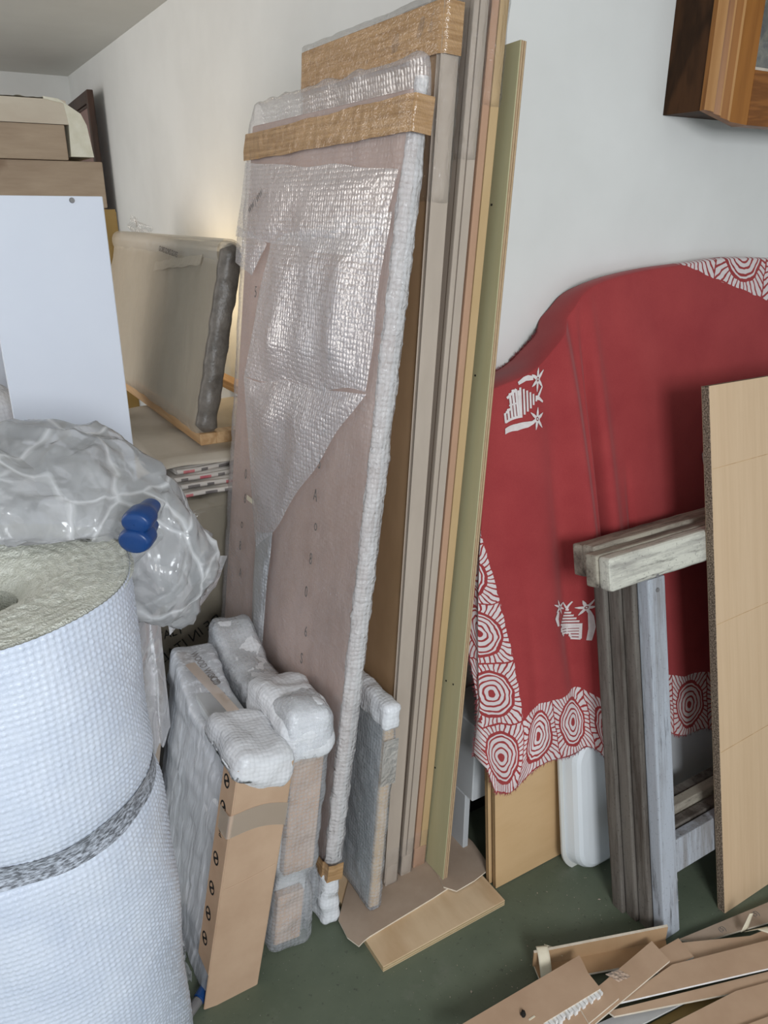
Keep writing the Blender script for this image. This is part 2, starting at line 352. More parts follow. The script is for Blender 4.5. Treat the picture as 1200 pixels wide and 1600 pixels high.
def wrap_box(name, lo, hi, mats, parent=None, rad=0.015, step=0.02, amp=0.004, nscale=14.0, seed=0.0, shape=None, smooth=True, skip=()):
    """closed soft pouch round a box: gridded, rounded, and crumpled by noise"""
    lo = Vector(lo); hi = Vector(hi); d = hi - lo
    n = [max(2, int(round(d[i] / step))) for i in range(3)]
    bm = bmesh.new()
    for ax in range(3):
        b, c = (ax + 1) % 3, (ax + 2) % 3
        for side in (0, 1):
            if (ax, side) in skip: continue
            grid = []
            for i in range(n[b] + 1):
                row = []
                for j in range(n[c] + 1):
                    p = Vector((0, 0, 0)); p[ax] = hi[ax] if side else lo[ax]
                    p[b] = lo[b] + d[b] * i / n[b]; p[c] = lo[c] + d[c] * j / n[c]
                    row.append(bm.verts.new(p))
                grid.append(row)
            for i in range(n[b]):
                for j in range(n[c]):
                    q = (grid[i][j], grid[i + 1][j], grid[i + 1][j + 1], grid[i][j + 1])
                    bm.faces.new(q if side else q[::-1])
    bmesh.ops.remove_doubles(bm, verts=bm.verts, dist=1e-5)
    for v in bm.verts:
        p = v.co.copy()
        inner = Vector([min(max(p[i], lo[i] + min(rad, d[i] * 0.49)), hi[i] - min(rad, d[i] * 0.49)) for i in range(3)])
        q = p - inner
        if q.length > 1e-6:
            nrm = q.normalized(); p = inner + nrm * rad if rad < min(d) * 0.5 else inner + nrm * min(rad, max(q))
        else: nrm = Vector((0, 0, 0))
        if nrm.length == 0: nrm = (p - (lo + hi) / 2).normalized()
        w = fnoise(p + Vector((seed, seed, seed)), nscale, 3)
        p = p + nrm * (w * amp)
        if shape: p = shape(p)
        v.co = p
    return from_bm(name, bm, mats, parent, smooth)
def sheet(name, fn, nu, nv, mats, parent=None, smooth=True, uvs=None, mask=None):
    v = []; f = []
    for i in range(nu + 1):
        for j in range(nv + 1): v.append(fn(i / nu, j / nv))
    for i in range(nu):
        for j in range(nv):
            if mask and not mask((i + .5) / nu, (j + .5) / nv): continue
            a = i * (nv + 1) + j; f.append((a, a + nv + 1, a + nv + 2, a + 1))
    uv = None
    if uvs: uv = {k: [g(i / nu, j / nv) for i in range(nu + 1) for j in range(nv + 1)] for k, g in uvs.items()}
    return from_py(name, v, f, mats, parent, smooth, uv)
def solid(o, t, off=0.0):
    md = o.modifiers.new('thickness', 'SOLIDIFY'); md.thickness = t; md.offset = off; return o
def text_mesh(name, s, size, mat, parent, matrix, ext=0.0003, sx=1.0):
    c = bpy.data.curves.new('t', 'FONT'); c.body = s; c.size = size; c.extrude = ext; c.resolution_u = 3
    o = bpy.data.objects.new('t', c); COL.objects.link(o)
    me = bpy.data.meshes.new_from_object(o.evaluated_get(bpy.context.evaluated_depsgraph_get()))
    bpy.data.objects.remove(o); bpy.data.curves.remove(c)
    me.transform(matrix @ Matrix.Diagonal((sx, 1, 1, 1)))
    return link(name, me, mat, parent)
def frame_mat(o, x, y):
    """matrix putting text x along x, text y along y, at o"""
    x = Vector(x).normalized(); y = Vector(y); y = (y - x * y.dot(x)).normalized(); z = x.cross(y)
    return Matrix(((x.x, y.x, z.x, o[0]), (x.y, y.y, z.y, o[1]), (x.z, y.z, z.z, o[2]), (0, 0, 0, 1)))
def prism(name, pts, z0, z1, mats, parent=None, jag=0.0, loc=None):
    """flat sheet with the given outline: face material 0, cut edges material 1"""
    bm = bmesh.new()
    vs = [bm.verts.new((p[0], p[1], z1)) for p in pts]
    top = bm.faces.new(vs)
    r = bmesh.ops.extrude_face_region(bm, geom=[top])
    for g_ in r['geom']:
        if isinstance(g_, bmesh.types.BMVert): g_.co.z = z0
    bm.normal_update()
    for f in bm.faces: f.material_index = 0 if abs(f.normal.z) > 0.5 else 1
    return from_bm(name, bm, mats, parent)

# ------------------------------------------------------------------ the setting
struct(box('floor', (-2.4, -2.6, -0.1), (4.2, 6.0, 0.0), M['floor'], bevel=0))
struct(box('ceiling', (-2.4, -2.6, 2.54), (4.2, 6.0, 2.64), M['ceil'], bevel=0))
struct(box('wall_left', (1.15, 1.62, 0), (1.30, 5.85, 2.54), M['wall'], bevel=0))
struct(box('wall_right', (1.15, 1.50, 0), (4.0, 1.62, 2.54), M['wall'], bevel=0))    # meets wall_left at an outward corner behind the boards
struct(box('wall_back', (-2.4, 5.85, 0), (4.2, 6.0, 2.54), M['wall'], bevel=0))
struct(box('wall_side', (4.0, -2.6, 0), (4.2, 1.50, 2.54), M['wall'], bevel=0))
# ------------------------------------------------------------------ bubble wrap roll
def make_roll():
    cx, cy, r, h = 0.0, 1.262, 0.245, 1.185
    root = empty('bubble_wrap_roll', 'large upright roll of white bubble wrap with a grey smudged band round it', 'bubble wrap', (cx, cy, 0))
    na, nz = 600, 470
    a = np.linspace(0, 2 * PI, na, endpoint=False); z = np.linspace(0, h, nz)
    A, Z = np.meshgrid(a, z, indexing='ij')
    sp = 0.0102
    nb = round(2 * PI * r / sp)
    fa = (A / (2 * PI) * nb); fz = Z / sp
    fz2 = fz
    da = (fa % 1.0) - 0.5; dz = (fz2 % 1.0) - 0.5
    q = np.clip(1 - (da * da + dz * dz) / 0.2, 0, 1)
    dome = np.sqrt(q) * 0.0021
    ph = np.floor(fa) * 12.9898 + np.floor(fz) * 78.233
    rnd = np.abs(np.sin(ph) * 43758.5453) % 1.0
    dome *= 0.55 + 0.6 * rnd
    big = 0.006 * np.sin(3 * A + 5 * Z) + 0.004 * np.sin(2 * A - 9 * Z + 1.0) + 0.0025 * np.sin(7 * A + 21 * Z)
    dent = -0.010 * np.exp(-((Z - 0.80) / 0.03) ** 2)
    RR = r + dome + big * 0.8 + dent
    X = RR * np.cos(A); Y = RR * np.sin(A)
    v = np.stack([X, Y, Z], -1).reshape(-1, 3)
    i = np.arange(na)[:, None]; j = np.arange(nz - 1)[None, :]; i2 = (i + 1) % na
    f = np.stack([i * nz + j, i2 * nz + j, i2 * nz + j + 1, i * nz + j + 1], -1).reshape(-1, 4)
    me = bpy.data.meshes.new('wrap_layer')
    me.vertices.add(len(v)); me.vertices.foreach_set('co', v.ravel())
    me.loops.add(f.size); me.loops.foreach_set('vertex_index', f.ravel().astype(np.int32))
    me.polygons.add(len(f)); me.polygons.foreach_set('loop_start', np.arange(0, f.size, 4, dtype=np.int32))
    me.update(calc_edges=True)
    link('wrap_layer', me, M['roll'], root, True)
    # wound end with a hollow centre
    ri = 0.062
    def endf(s, t):
        ang = 2 * PI * s
        rr = ri + (r + 0.003 - ri) * t
        k = rr * 300
        zz = h + 0.0012 * math.sin(t * 75 + ang) + 0.0035 * noise.noise(Vector((rr * math.cos(ang) * 70, rr * math.sin(ang) * 70, 3.0))) + 0.004 * noise.noise(Vector((rr * math.cos(ang) * 14, rr * math.sin(ang) * 14, 8.0)))
        zz -= 0.05 * max(0, 1 - (rr - ri) / 0.10) ** 2
        if t > 0.96: zz -= 0.006
        return (rr * math.cos(ang), rr * math.sin(ang), zz)
    sheet('wound_end', endf, 180, 44, M['roll_end'], root)
    def tube(s, t):
        ang = 2 * PI * s; return (ri * math.cos(ang), ri * math.sin(ang), h - 0.048 - t * 0.5)
    sheet('hollow_core', tube, 40, 6, M['roll_end'], root)
    def ring(s, t):
        ang = 2 * PI * s
        zz = 0.805 + 0.044 * (t - 0.5) + 0.010 * math.sin(ang * 2 + 0.5) + 0.004 * noise.noise(Vector((ang * 3, t * 2, 1)))
        rr = r + 0.8 * (0.006 * math.sin(3 * ang + 5 * zz) + 0.004 * math.sin(2 * ang - 9 * zz + 1) + 0.0025 * math.sin(7 * ang + 21 * zz)) - 0.010 * math.exp(-((zz - 0.80) / 0.03) ** 2)
        rr += 0.0022
        return (rr * math.cos(ang), rr * math.sin(ang), zz)
    b = sheet('smudged_band', ring, 240, 6, M['roll_band'], root); b['label'] = 'grey smudged band round the roll'
make_roll()

# ------------------------------------------------------------------ boards leaning on the left wall
def lean(name, label, cat, x, y, z, slope, group=None, rx=0.0, rz=0.0):
    return empty(name, label, cat, (x, y, z), (rx, math.atan(slope), rz), group)

# tall bubble wrapped board in front
def tall_wrapped():
    sl = 0.1328
    T = lean('wrapped_board', 'tall board in bubble wrap with a brown tape band near its top', 'wrapped board', 0.607, 1.336, 0.004, sl)
    w, t, h = 0.80, 0.042, 2.0
    box('board', (0.006, 0.012, 0.13), (t - 0.006, w - 0.012, h - 0.05), M['wrapped_core'], T, 0.003)
    def sh(p):
        if p.z < 0.22:                                        # sagging empty tail of the sleeve
            k = (0.22 - p.z) / 0.22
            p.x = t * 0.5 + (p.x - t * 0.5) * (1 - 0.35 * k) + 0.008 * k
            p.y = p.y + 0.05 * k * k if p.y < 0.3 else p.y
            p.z += 0.04 * k * max(0, (p.y - 0.1)) * 1.0
        if p.z > h - 0.06:
            k = (p.z - (h - 0.06)) / 0.06
            p.x = t * 0.5 + (p.x - t * 0.5) * (1 - 0.55 * k)
            p.z += 0.012 * noise.noise(Vector((p.y * 14, 0, 3)))
        return p
    sleeve = wrap_box('bubble_sleeve', (-0.004, -0.004, 0.0), (t + 0.004, w + 0.004, h + 0.01), M['bubble'], T, 0.012, 0.016, 0.004, 16, 1.0, sh)
    # a thick welt of folded wrap down the near edge
    def welt(s, tt):
        ang = 2 * PI * s; z = 0.10 + tt * (h - 0.13)
        rr = 0.020 + 0.005 * noise.noise(Vector((z * 22, math.cos(ang) * 2, math.sin(ang) * 2))) + 0.003 * noise.noise(Vector((z * 75, math.cos(ang) * 3, 4 + math.sin(ang) * 3)))
        flat = 1.0 - 0.5 * max(0, (tt - 0.9) / 0.1)
        return (t * 0.5 + rr * 1.15 * math.cos(ang) * flat, 0.004 + rr * 0.75 * math.sin(ang), z)
    sheet('folded_edge', welt, 20, 260, M['welt'], T)
    wrap_box('sleeve_tail', (-0.012, -0.012, 0.0), (0.042, 0.16, 0.185), M['bubble_thick'], T, 0.022, 0.010, 0.009, 17, 23.0, lambda p: Vector((p.x + 0.018 * (1 - p.z / 0.185), p.y, p.z)))
    # brown tape band at the top, wrinkled
    def band(z0, z1, y1, slant, nm, mat, off=0.005):
        def fn(s, tt):
            L = y1 + t + 0.03
            d = s * L
            z = z0 + (z1 - z0) * tt + slant * min(d, y1) + 0.003 * noise.noise(Vector((d * 9, tt * 2, 5)))
            wv = 0.0025 * noise.noise(Vector((d * 45, z * 30, 2)))
            if d < t + 0.03: return (t - 0.004 - d * (t - 0.004 + off) / (t + 2 * off), -0.017 - off + wv, z) if d < t + 2 * off else (-off + wv, -0.017 - off + (d - t - 2 * off), z)
            return (-off - 0.004 + wv, d - t - 0.03, z)
        return sheet(nm, fn, 130, 12, mat, T)
    band(h - 0.128, h - 0.063, w, -0.012, 'tape_band', M['tape_brown'])
    band(0.165, 0.215, 0.07, 0.01, 'tape_band', M['tape_brown'])
    # second, loose layers of bubble wrap on the face
    def flap(nm, pts, bulge, mat, seed, n=34):
        (a, b, c, d) = [Vector(p) for p in pts]          # (y,z) corners: a-b top, d-c bottom
        def fn(s, tt):
            p = (a.lerp(b, s)).lerp(d.lerp(c, s), tt)
            e = min(s, 1 - s, tt, 1 - tt) * 4
            o = bulge * min(1, e) * (0.6 + 0.6 * noise.noise(Vector((p.x * 9 + seed, p.y * 5, seed)))) + 0.004
            q = 0.012 * noise.noise(Vector((p.x * 6, p.y * 6, seed + 4)))
            return (-0.008 - o, p.x + q, p.y + q)
        return sheet(nm, fn, n, n, mat, T)
    flap('loose_wrap', [(0.775, h - 0.145), (0.0, h - 0.19), (0.06, h - 0.36), (0.82, h - 0.33)], 0.012, M['bubble_fold'], 2.0)
    flap('loose_wrap', [(0.58, h - 0.33), (0.01, h - 0.26), (0.03, h - 0.62), (0.70, h - 0.70)], 0.022, M['bubble_fold'], 7.0)
    flap('loose_wrap', [(0.70, h - 0.70), (0.03, h - 0.62), (0.40, h - 1.02), (0.54, h - 1.16)], 0.024, M['bubble_fold'], 11.0)
    flap('loose_wrap', [(0.54, h - 1.10), (0.44, h - 1.06), (0.46, h - 1.66), (0.52, h - 1.70)], 0.010, M['bubble_thick'], 15.0, 20)
    flap('loose_wrap', [(0.81, h - 0.30), (0.60, h - 0.34), (0.68, h - 0.43), (0.81, h - 0.40)], 0.010, M['bubble_fold'], 21.0, 18)
    # faint printed marks in rows, and a scrap of masking tape
    nx = (0, -1, 0); up = (0, 0, 1)
    for k, z in enumerate([1.42, 1.34, 1.26, 1.17, 1.09, 1.02, 0.93, 0.84, 0.74, 0.66, 0.56, 0.46]):
        text_mesh('printed_mark', ['0', '6', 'S', '5', 'A', 'o', '8'][k % 7], 0.042, M['grey_ink'], sleeve, frame_mat((-0.0105, 0.215 + 0.01 * math.sin(k * 2.1), z), nx, up), sx=0.7)
    for k, z in enumerate([1.62, 1.52, 1.02, 0.95, 0.87, 0.80, 0.72]):
        text_mesh('printed_mark', ['S', '5', '0', '6', 'o', '8', 'A'][k % 7], 0.042, M['grey_ink'], sleeve, frame_mat((-0.0105, 0.655 + 0.008 * math.sin(k * 1.7), z), nx, up), sx=0.7)
    text_mesh('printed_mark', 'WW | WW', 0.024, M['grey_ink'], T, frame_mat((-0.032, 0.68, h - 0.275), (0, -1, 0.55), (0, 0.3, 1)), sx=0.8)
    bm = bmesh.new(); add_box(bm, (-0.012, 0.575, 0.965), (-0.0105, 0.625, 0.978)); from_bm('tape_scrap', bm, M['tape_masking'], sleeve)
tall_wrapped()

# pale grey board behind it
g0 = lean('grey_board', 'pale blue-grey board squeezed between tall wrapped board and brown boards', 'board', 0.776, 1.66, 0.002, 0.060)
box('panel', (0, 0, 0), (0.018, 0.42, 1.36), M['pale_grey'], g0, 0.001)
box('edge_band', (0.0005, -0.0012, 0.002), (0.0175, 0.0, 1.358), M['white_lam'], g0, 0.0003)

# three cardboard-edged boards behind, then the green plywood board
def cased(name, label, x, y, z, slope, t, w, h, face, ends, seam, sleeve_z, group, tape=False, foot=0.12):
    T = lean(name, label, 'board', x, y, z, slope)
    box('panel', (0.002, 0.008, 0.02), (t - 0.002, w, h), M[face], T, 0.002)
    s = t * seam
    box('edge_strip', (0.0, -0.004, 0.015), (s - 0.0012, 0.010, h - 0.004), M[ends[0]], T, 0.0025, 2)
    box('edge_strip', (s + 0.0012, -0.004, 0.015), (t, 0.010, h - 0.004), M[ends[1]], T, 0.0015, 2)
    wrap_box('foot_wrap', (-0.003, -0.008, 0.0), (t + 0.003, 0.10, foot), M['clear'], T, 0.006, 0.012, 0.002, 30, x * 9)
    box('foot_cap', (0.0, -0.006, 0.0), (t * 0.96, 0.06, foot * 0.55), M[ends[0]], T, 0.003, 2)
    wrap_box('film_sleeve', (-0.004, -0.009, sleeve_z), (t + 0.004, w + 0.006, h + 0.012), M['clear'], T, 0.008, 0.02, 0.0035, 22, x * 5)
    if tape:
        def fn(u, v):
            L = w + t; d = u * L
            z = h - 0.092 + 0.087 * v + 0.0 * d
            wv = 0.0012 * noise.noise(Vector((d * 40, z * 30, 2)))
            return (-0.0055 + wv, d - t - 0.006, z) if d > t else (t - d, -0.0105 + wv, z)
        sheet('tape_band', fn, 70, 8, M['tape_brown'], T)
    return T
cased('cardboard_cased_board', 'brown board whose taped top rises just behind the tall wrapped board', 0.812, 1.352, 0.023, 0.0625, 0.039, 0.60, 2.07, 'card_face', ('card_pale', 'card_pale'), 0.03, 1.72, None, True)
cased('cardboard_cased_board', 'board with two grey edge strips, second of the brown cased boards', 0.867, 1.360, 0.023, 0.070, 0.035, 0.25, 2.09, 'card_pale', ('card_pale', 'card_pale'), 0.40, 1.80, None)
cased('cardboard_cased_board', 'board with reddish and tan edge strips, beside the green plywood board', 0.911, 1.366, 0.023, 0.071, 0.041, 0.20, 2.11, 'card_red', ('card_red', 'card_tan'), 0.46, 1.90, None)
gp = lean('plywood_board', 'narrow greenish plywood board leaning outermost with striped ply edge', 'board', 0.957, 1.282, 0.026, 0.0835, None, R(-2.0))
gfs = box('face_sheet', (0, 0.0, 0), (0.0025, 0.22, 2.02), M['green_ply'], gp, 0.0004)
for k in range(4):
    box('ply_layer', (0.0026 + k * 0.0034, 0.0006 * (k % 2), 0.0005), (0.0026 + k * 0.0034 + 0.0032, 0.22, 2.02), M['ply_edge_x'], gp, 0.0003)
for k, (yy, zz) in enumerate([(0.05, 1.93), (0.045, 1.72), (0.07, 1.05), (0.06, 0.58), (0.03, 0.585), (0.075, 0.31), (0.05, 1.36)]):
    bm = bmesh.new(); bmesh.ops.create_cone(bm, cap_ends=True, segments=8, radius1=0.0025, radius2=0.0025, depth=0.0012, matrix=Matrix.Translation((-0.0004, yy, zz)) @ Matrix.Rotation(PI / 2, 4, 'Y'))
    from_bm('nail_hole', bm, M['dark_in'], gfs)

# small wrapped panel standing on the cardboard
cpn = lean('wrapped_parcel', 'small grey-white wrapped panel standing on the floor cardboard before the brown boards', 'parcel', 0.733, 1.298, 0.024, 0.086)
box('panel', (0.004, 0.01, 0.01), (0.03, 0.33, 0.60), M['pale_grey'], cpn, 0.003)
box('edge_card', (0.003, 0.0, 0.012), (0.031, 0.012, 0.555), M['card_tan'], cpn, 0.002)
wrap_box('bubble_sleeve', (-0.002, -0.006, 0.0), (0.036, 0.34, 0.615), M['bubble_clear'], cpn, 0.012, 0.012, 0.004, 24, 3.0)
wrap_box('wrap_pad', (-0.006, -0.010, 0.55), (0.041, 0.335, 0.622), M['bubble_thick'], cpn, 0.014, 0.012, 0.005, 30, 5.0)
box('tape_strip', (-0.004, -0.0105, 0.40), (0.038, -0.0095, 0.53), M['tape_shiny'], cpn, 0.0003)

# ------------------------------------------------------------------ the two packages in front
def pkg_a():
    sl = 0.206
    T = lean('wrapped_package', 'wrapped package with a bare cardboard front edge, nearest on the floor', 'package', 0.288, 1.287, 0.003, sl)
    w, t, h = 0.53, 0.118, 0.655
    box('contents', (0.012, 0.02, 0.02), (t - 0.008, w - 0.02, h - 0.03), M['cabinet'], T, 0.006, 2)
    def sh(p):
        if p.z > h - 0.12:
            k = (p.z - (h - 0.12)) / 0.12
            s = p.y / w
            p.z += k * (0.030 * math.cos((s - 0.95) * 5.2) - 0.02 + 0.014 * noise.noise(Vector((p.x * 12, p.y * 12, 1))))
            p.x += k * 0.012 * math.sin(s * 7)
        return p
    wrap_box('film_wrap', (0.0, 0.004, 0.0), (t + 0.004, w, h), M['stretch'], T, 0.022, 0.011, 0.005, 20, 2.0, sh)
    wrap_box('bubble_layer', (0.004, 0.01, 0.40), (t, w - 0.006, h - 0.004), M['bubble_thick'], T, 0.022, 0.012, 0.005, 18, 6.0, sh)
    # cardboard edge guard folded round the near edge
    bm = bmesh.new()
    add_box(bm, (-0.006, -0.010, 0.0), (t + 0.006, -0.004, h - 0.015), 0.002)
    guard = from_bm('edge_guard', bm, M['card'], T)
    fl = box('edge_flange', (-0.0075, -0.009, 0.10), (-0.0035, 0.062, h - 0.03), M['card'], T, 0.001)
    box('edge_flange', (t + 0.003, -0.009, 0.0), (t + 0.007, 0.05, h - 0.05), M['card'], T, 0.001)
    wrap_box('top_cap', (-0.012, -0.018, h - 0.085), (t + 0.012, 0.20, h + 0.012), M['bubble_thick'], T, 0.030, 0.010, 0.006, 22, 9.0, lambda p: Vector((p.x, p.y, p.z + 0.05 * max(0, 0.5 - p.x / t) * (1 if p.z < h - 0.05 else 0.2))), True, ((2, 0),))
    def tape(s, tt):
        d = s * (t + 0.07)
        z = 0.475 + 0.058 * tt + 0.010 * math.sin(s * 5)
        return (t + 0.008 - d, -0.0112, z) if d < t + 0.0165 else (-0.0115, -0.0112 + d - t - 0.0165, z)
    sheet('tape_band', tape, 40, 4, M['tape_clear'], T)
    def crease(s, tt):
        return (t * s, -0.0106 - 0.0015 * (1 - abs(2 * tt - 1)), 0.335 + 0.035 * s ** 1.3 + 0.004 * (tt - 0.5))
    sheet('crease', crease, 20, 2, M['card'], guard)
    for k, z in enumerate([0.585, 0.518, 0.385, 0.305, 0.235, 0.165]):
        mtx = frame_mat((-0.0078, 0.036, z), (0, -1, 0), (0, 0, 1))
        bm = bmesh.new()
        n = 20
        for q in range(n):                                     # round black emblem with a swirl
            a0, a1 = 2 * PI * q / n, 2 * PI * (q + 1) / n
            pts = [(0.016 * math.cos(a0), 0.016 * math.sin(a0)), (0.016 * math.cos(a1), 0.016 * math.sin(a1)), (0.0115 * math.cos(a1), 0.0115 * math.sin(a1)), (0.0115 * math.cos(a0), 0.0115 * math.sin(a0))]
            bm.faces.new([bm.verts.new(mtx @ Vector((p[0], p[1], 0))) for p in pts])
        for q in range(12):
            u0, u1 = q / 12, (q + 1) / 12
            def sw(u): return Vector((0.008 * math.sin(u * 2 * PI), 0.012 - 0.024 * u, 0))
            a, b = sw(u0), sw(u1); o = Vector((0.0048, 0, 0))
            bm.faces.new([bm.verts.new(mtx @ p) for p in (a - o, a + o, b + o, b - o)])
        from_bm('round_emblem', bm, M['black_ink'], fl)
    text_mesh('printed_word', 'wood', 0.020, M['black_ink'], fl, frame_mat((-0.0079, 0.046, 0.485), (0, -0.25, -1), (0, -1, 0.2)), sx=0.9)
    # print on the strip of tape along the top
    def strip(s, tt):
        return (0.012 + 0.03 * tt + 0.02 * s, w - 0.03 - 0.33 * s, h + 0.008 + 0.004 * math.sin(s * 5) + 0.022 * math.cos((1 - s) * 4.0) * 0.5)
    ptape = sheet('printed_tape', strip, 24, 2, M['tape_clear'], T)
    for k, (s_, yy, xx) in enumerate([('WOOD WOOD', 0.44, 0.030), ('SCM', 0.34, 0.044), ('AAA', 0.27, 0.045)]):
        text_mesh('printed_mark', s_, 0.026, M['grey_ink'], ptape, frame_mat((xx, yy, h + 0.026 - 0.012 * k), (0.12, -1, -0.1), (1, 0.1, 0.25)), sx=0.8)
pkg_a()
def pkg_b():
    sl = 0.128
    T = lean('wrapped_package', 'puffy bubble wrapped package with two small cardboard plates showing on its end', 'package', 0.467, 1.325, 0.003, sl)
    w, t, h = 0.55, 0.112, 0.655
    box('contents', (0.014, 0.03, 0.02), (t - 0.014, w - 0.02, h - 0.04), M['cabinet'], T, 0.006, 2)
    box('end_plate', (0.020, 0.004, 0.235), (t - 0.012, 0.03, 0.575), M['card'], T, 0.003)
    box('end_plate', (0.012, 0.004, 0.025), (t - 0.03, 0.03, 0.175), M['card'], T, 0.003)
    def sh(p):
        s = p.y / w
        if p.z > h - 0.14:
            k = (p.z - (h - 0.14)) / 0.14
            p.z += k * (0.035 * math.cos((s - 0.1) * 6.5) + 0.016 * noise.noise(Vector((p.x * 10, p.y * 14, 4))))
            p.y += -0.012 * k * (1 if s < .3 else 0)
        if p.z < 0.26 and s < 0.3:                             # pinched waist near the foot
            k = math.exp(-((p.z - 0.205) / 0.035) ** 2)
            p.x = t * 0.5 + (p.x - t * 0.5) * (1 - 0.25 * k); p.y += 0.008 * k
        return p
    wrap_box('bubble_sleeve', (-0.004, -0.004, 0.0), (t + 0.004, w, h), M['bubble_clear'], T, 0.026, 0.011, 0.007, 18, 4.0, sh)
    wrap_box('bubble_layer', (0.002, 0.008, h - 0.11), (t, w - 0.01, h - 0.002), M['bubble_thick'], T, 0.028, 0.011, 0.007, 16, 8.0, sh)
    wrap_box('wrap_fold', (-0.012, -0.012, h - 0.10), (t + 0.012, 0.25, h + 0.010), M['bubble_thick'], T, 0.034, 0.010, 0.010, 16, 13.0, lambda p: Vector((p.x, p.y, p.z + 0.02 * math.sin(p.y * 14))))
    wrap_box('wrap_tail', (0.072, 0.0, 0.03), (t + 0.014, 0.12, 0.24), M['bubble_clear'], T, 0.03, 0.012, 0.012, 18, 17.0)
pkg_b()
# thin grey panel at the left of the packages
tp = lean('thin_panel', 'thin grey panel with a dark edge, leaning left of the front package', 'panel', 0.262, 1.72, 0.003, 0.185)
box('panel', (0.0, 0.0, 0.0), (0.012, 0.22, 0.60), M['card_grey'], tp, 0.001)
box('dark_edging', (0.012, -0.001, 0.0), (0.022, 0.22, 0.605), M['dark_in'], tp, 0.001)
box('edge_strip', (-0.001, -0.003, 0.0), (0.012, 0.0, 0.60), M['card_pale'], tp, 0.001)

# ------------------------------------------------------------------ floor cardboard and plank under the boards
box('plywood_offcut', (0.688, 1.149, 0.0), (1.066, 1.52, 0.018), [M['plank'], M['ply_edge_z']], None, 0.001, 1, {'X': 1, 'Y': 1})
tag(bpy.data.objects['plywood_offcut'], 'pale pine plywood offcut lying on the green floor under the cardboard', 'plank')
E0 = [(0.656, 1.320), (0.651, 1.262), (0.664, 1.226), (0.680, 1.232), (0.700, 1.236), (0.80, 1.243), (0.90, 1.250), (0.960, 1.256), (1.0, 1.40), (1.0, 1.498), (0.80, 1.49)]
tag(prism('cardboard_sheet', E0, 0.0182, 0.0228, [M['card_floor'], M['card_edge']]), 'dusty cardboard sheet with a torn corner under the feet of the boards', 'cardboard')
E1 = [(0.946, 1.262), (0.968, 1.233), (1.03, 1.236), (1.096, 1.248), (1.110, 1.35), (1.098, 1.46), (0.99, 1.44)]
c1 = prism('cardboard_sheet', E1, 0.0232, 0.0275, [M['card_floor'], M['card_edge']])
tag(c1, 'creased cardboard piece lying right of the green plywood board foot', 'cardboard')

# ------------------------------------------------------------------ cabinet, plywood sheets, tray behind the cloth
cb = empty('white_cabinet', 'grey-white cabinet with an open dark base beside the plywood sheets', 'cabinet', (1.072, 1.315, 0))
box('body', (0, 0, 0.215), (0.40, 0.165, 0.46), M['cabinet'], cb, 0.003)
box('side_panel', (0.0, 0.03, 0.0), (0.018, 0.165, 0.214), M['cabinet'], cb, 0.002)
box('base_shade_panel', (0.018, 0.155, 0.0), (0.40, 0.165, 0.214), M['dark_in'], cb, 0.001)  # near-black colour stands in for the shade inside the open base
for k in range(2):
    y0 = 1.202 + k * 0.022; x0 = 1.079 - 0.006 * k
    pe = empty('plywood_sheet', ['birch plywood sheet under the red cloth hem, front of the pair', 'plywood sheet of which only the edge shows, behind the front sheet'][k], 'board', (x0, y0, 0.002), (R(-5.5), 0, 0))
    box('face_sheet', (0, 0, 0), (0.36, 0.002, 0.41), M['ply_face'], pe, 0.0004)
    for q in range(3):
        box('ply_layer', (0.0005 * (q % 2), 0.0021 + q * 0.004, 0.0), (0.36, 0.0021 + q * 0.004 + 0.0038, 0.41), M['ply_edge_y'], pe, 0.0003)
def tray():
    T = empty('plastic_tray', 'large white plastic tray with rounded corner, standing behind the trestles', 'tray', (1.285, 1.100, 0.0), (R(-9.6), 0, 0))
    w, h = 0.85, 0.43
    def outline(ins, r, n=10):
        pts = []
        for cx, cz, a0 in ((r + ins, r + ins, PI), (w - r - ins, r + ins, 1.5 * PI), (w - r - ins, h - r - ins, 0), (r + ins, h - r - ins, 0.5 * PI)):
            for k in range(n + 1):
                a = a0 + k * 0.5 * PI / n; pts.append((cx + r * math.cos(a), cz + r * math.sin(a)))
        return pts
    def loft(name, rings, mat, cap=True):
        v = []; f = []
        n = len(rings[0][1])
        for y, pts in rings: v += [(p[0], y, p[1]) for p in pts]
        for i in range(len(rings) - 1):
            for k in range(n):
                f.append((i * n + k, i * n + (k + 1) % n, (i + 1) * n + (k + 1) % n, (i + 1) * n + k))
        if cap: f.append(tuple(range((len(rings) - 1) * n, len(rings) * n)))
        o = from_py(name, v, f, mat, T, False); return o
    loft('basin', [(0.050, outline(0.004, 0.075)), (0.020, outline(0.010, 0.07)), (0.008, outline(0.016, 0.066)), (0.002, outline(0.026, 0.060)), (0.0, outline(0.045, 0.05))], M['tray'])
    loft('rim', [(0.050, outline(0.004, 0.075)), (0.050, outline(-0.008, 0.082)), (0.056, outline(-0.008, 0.082)), (0.056, outline(0.006, 0.075))], M['tray_rim'])
tray()
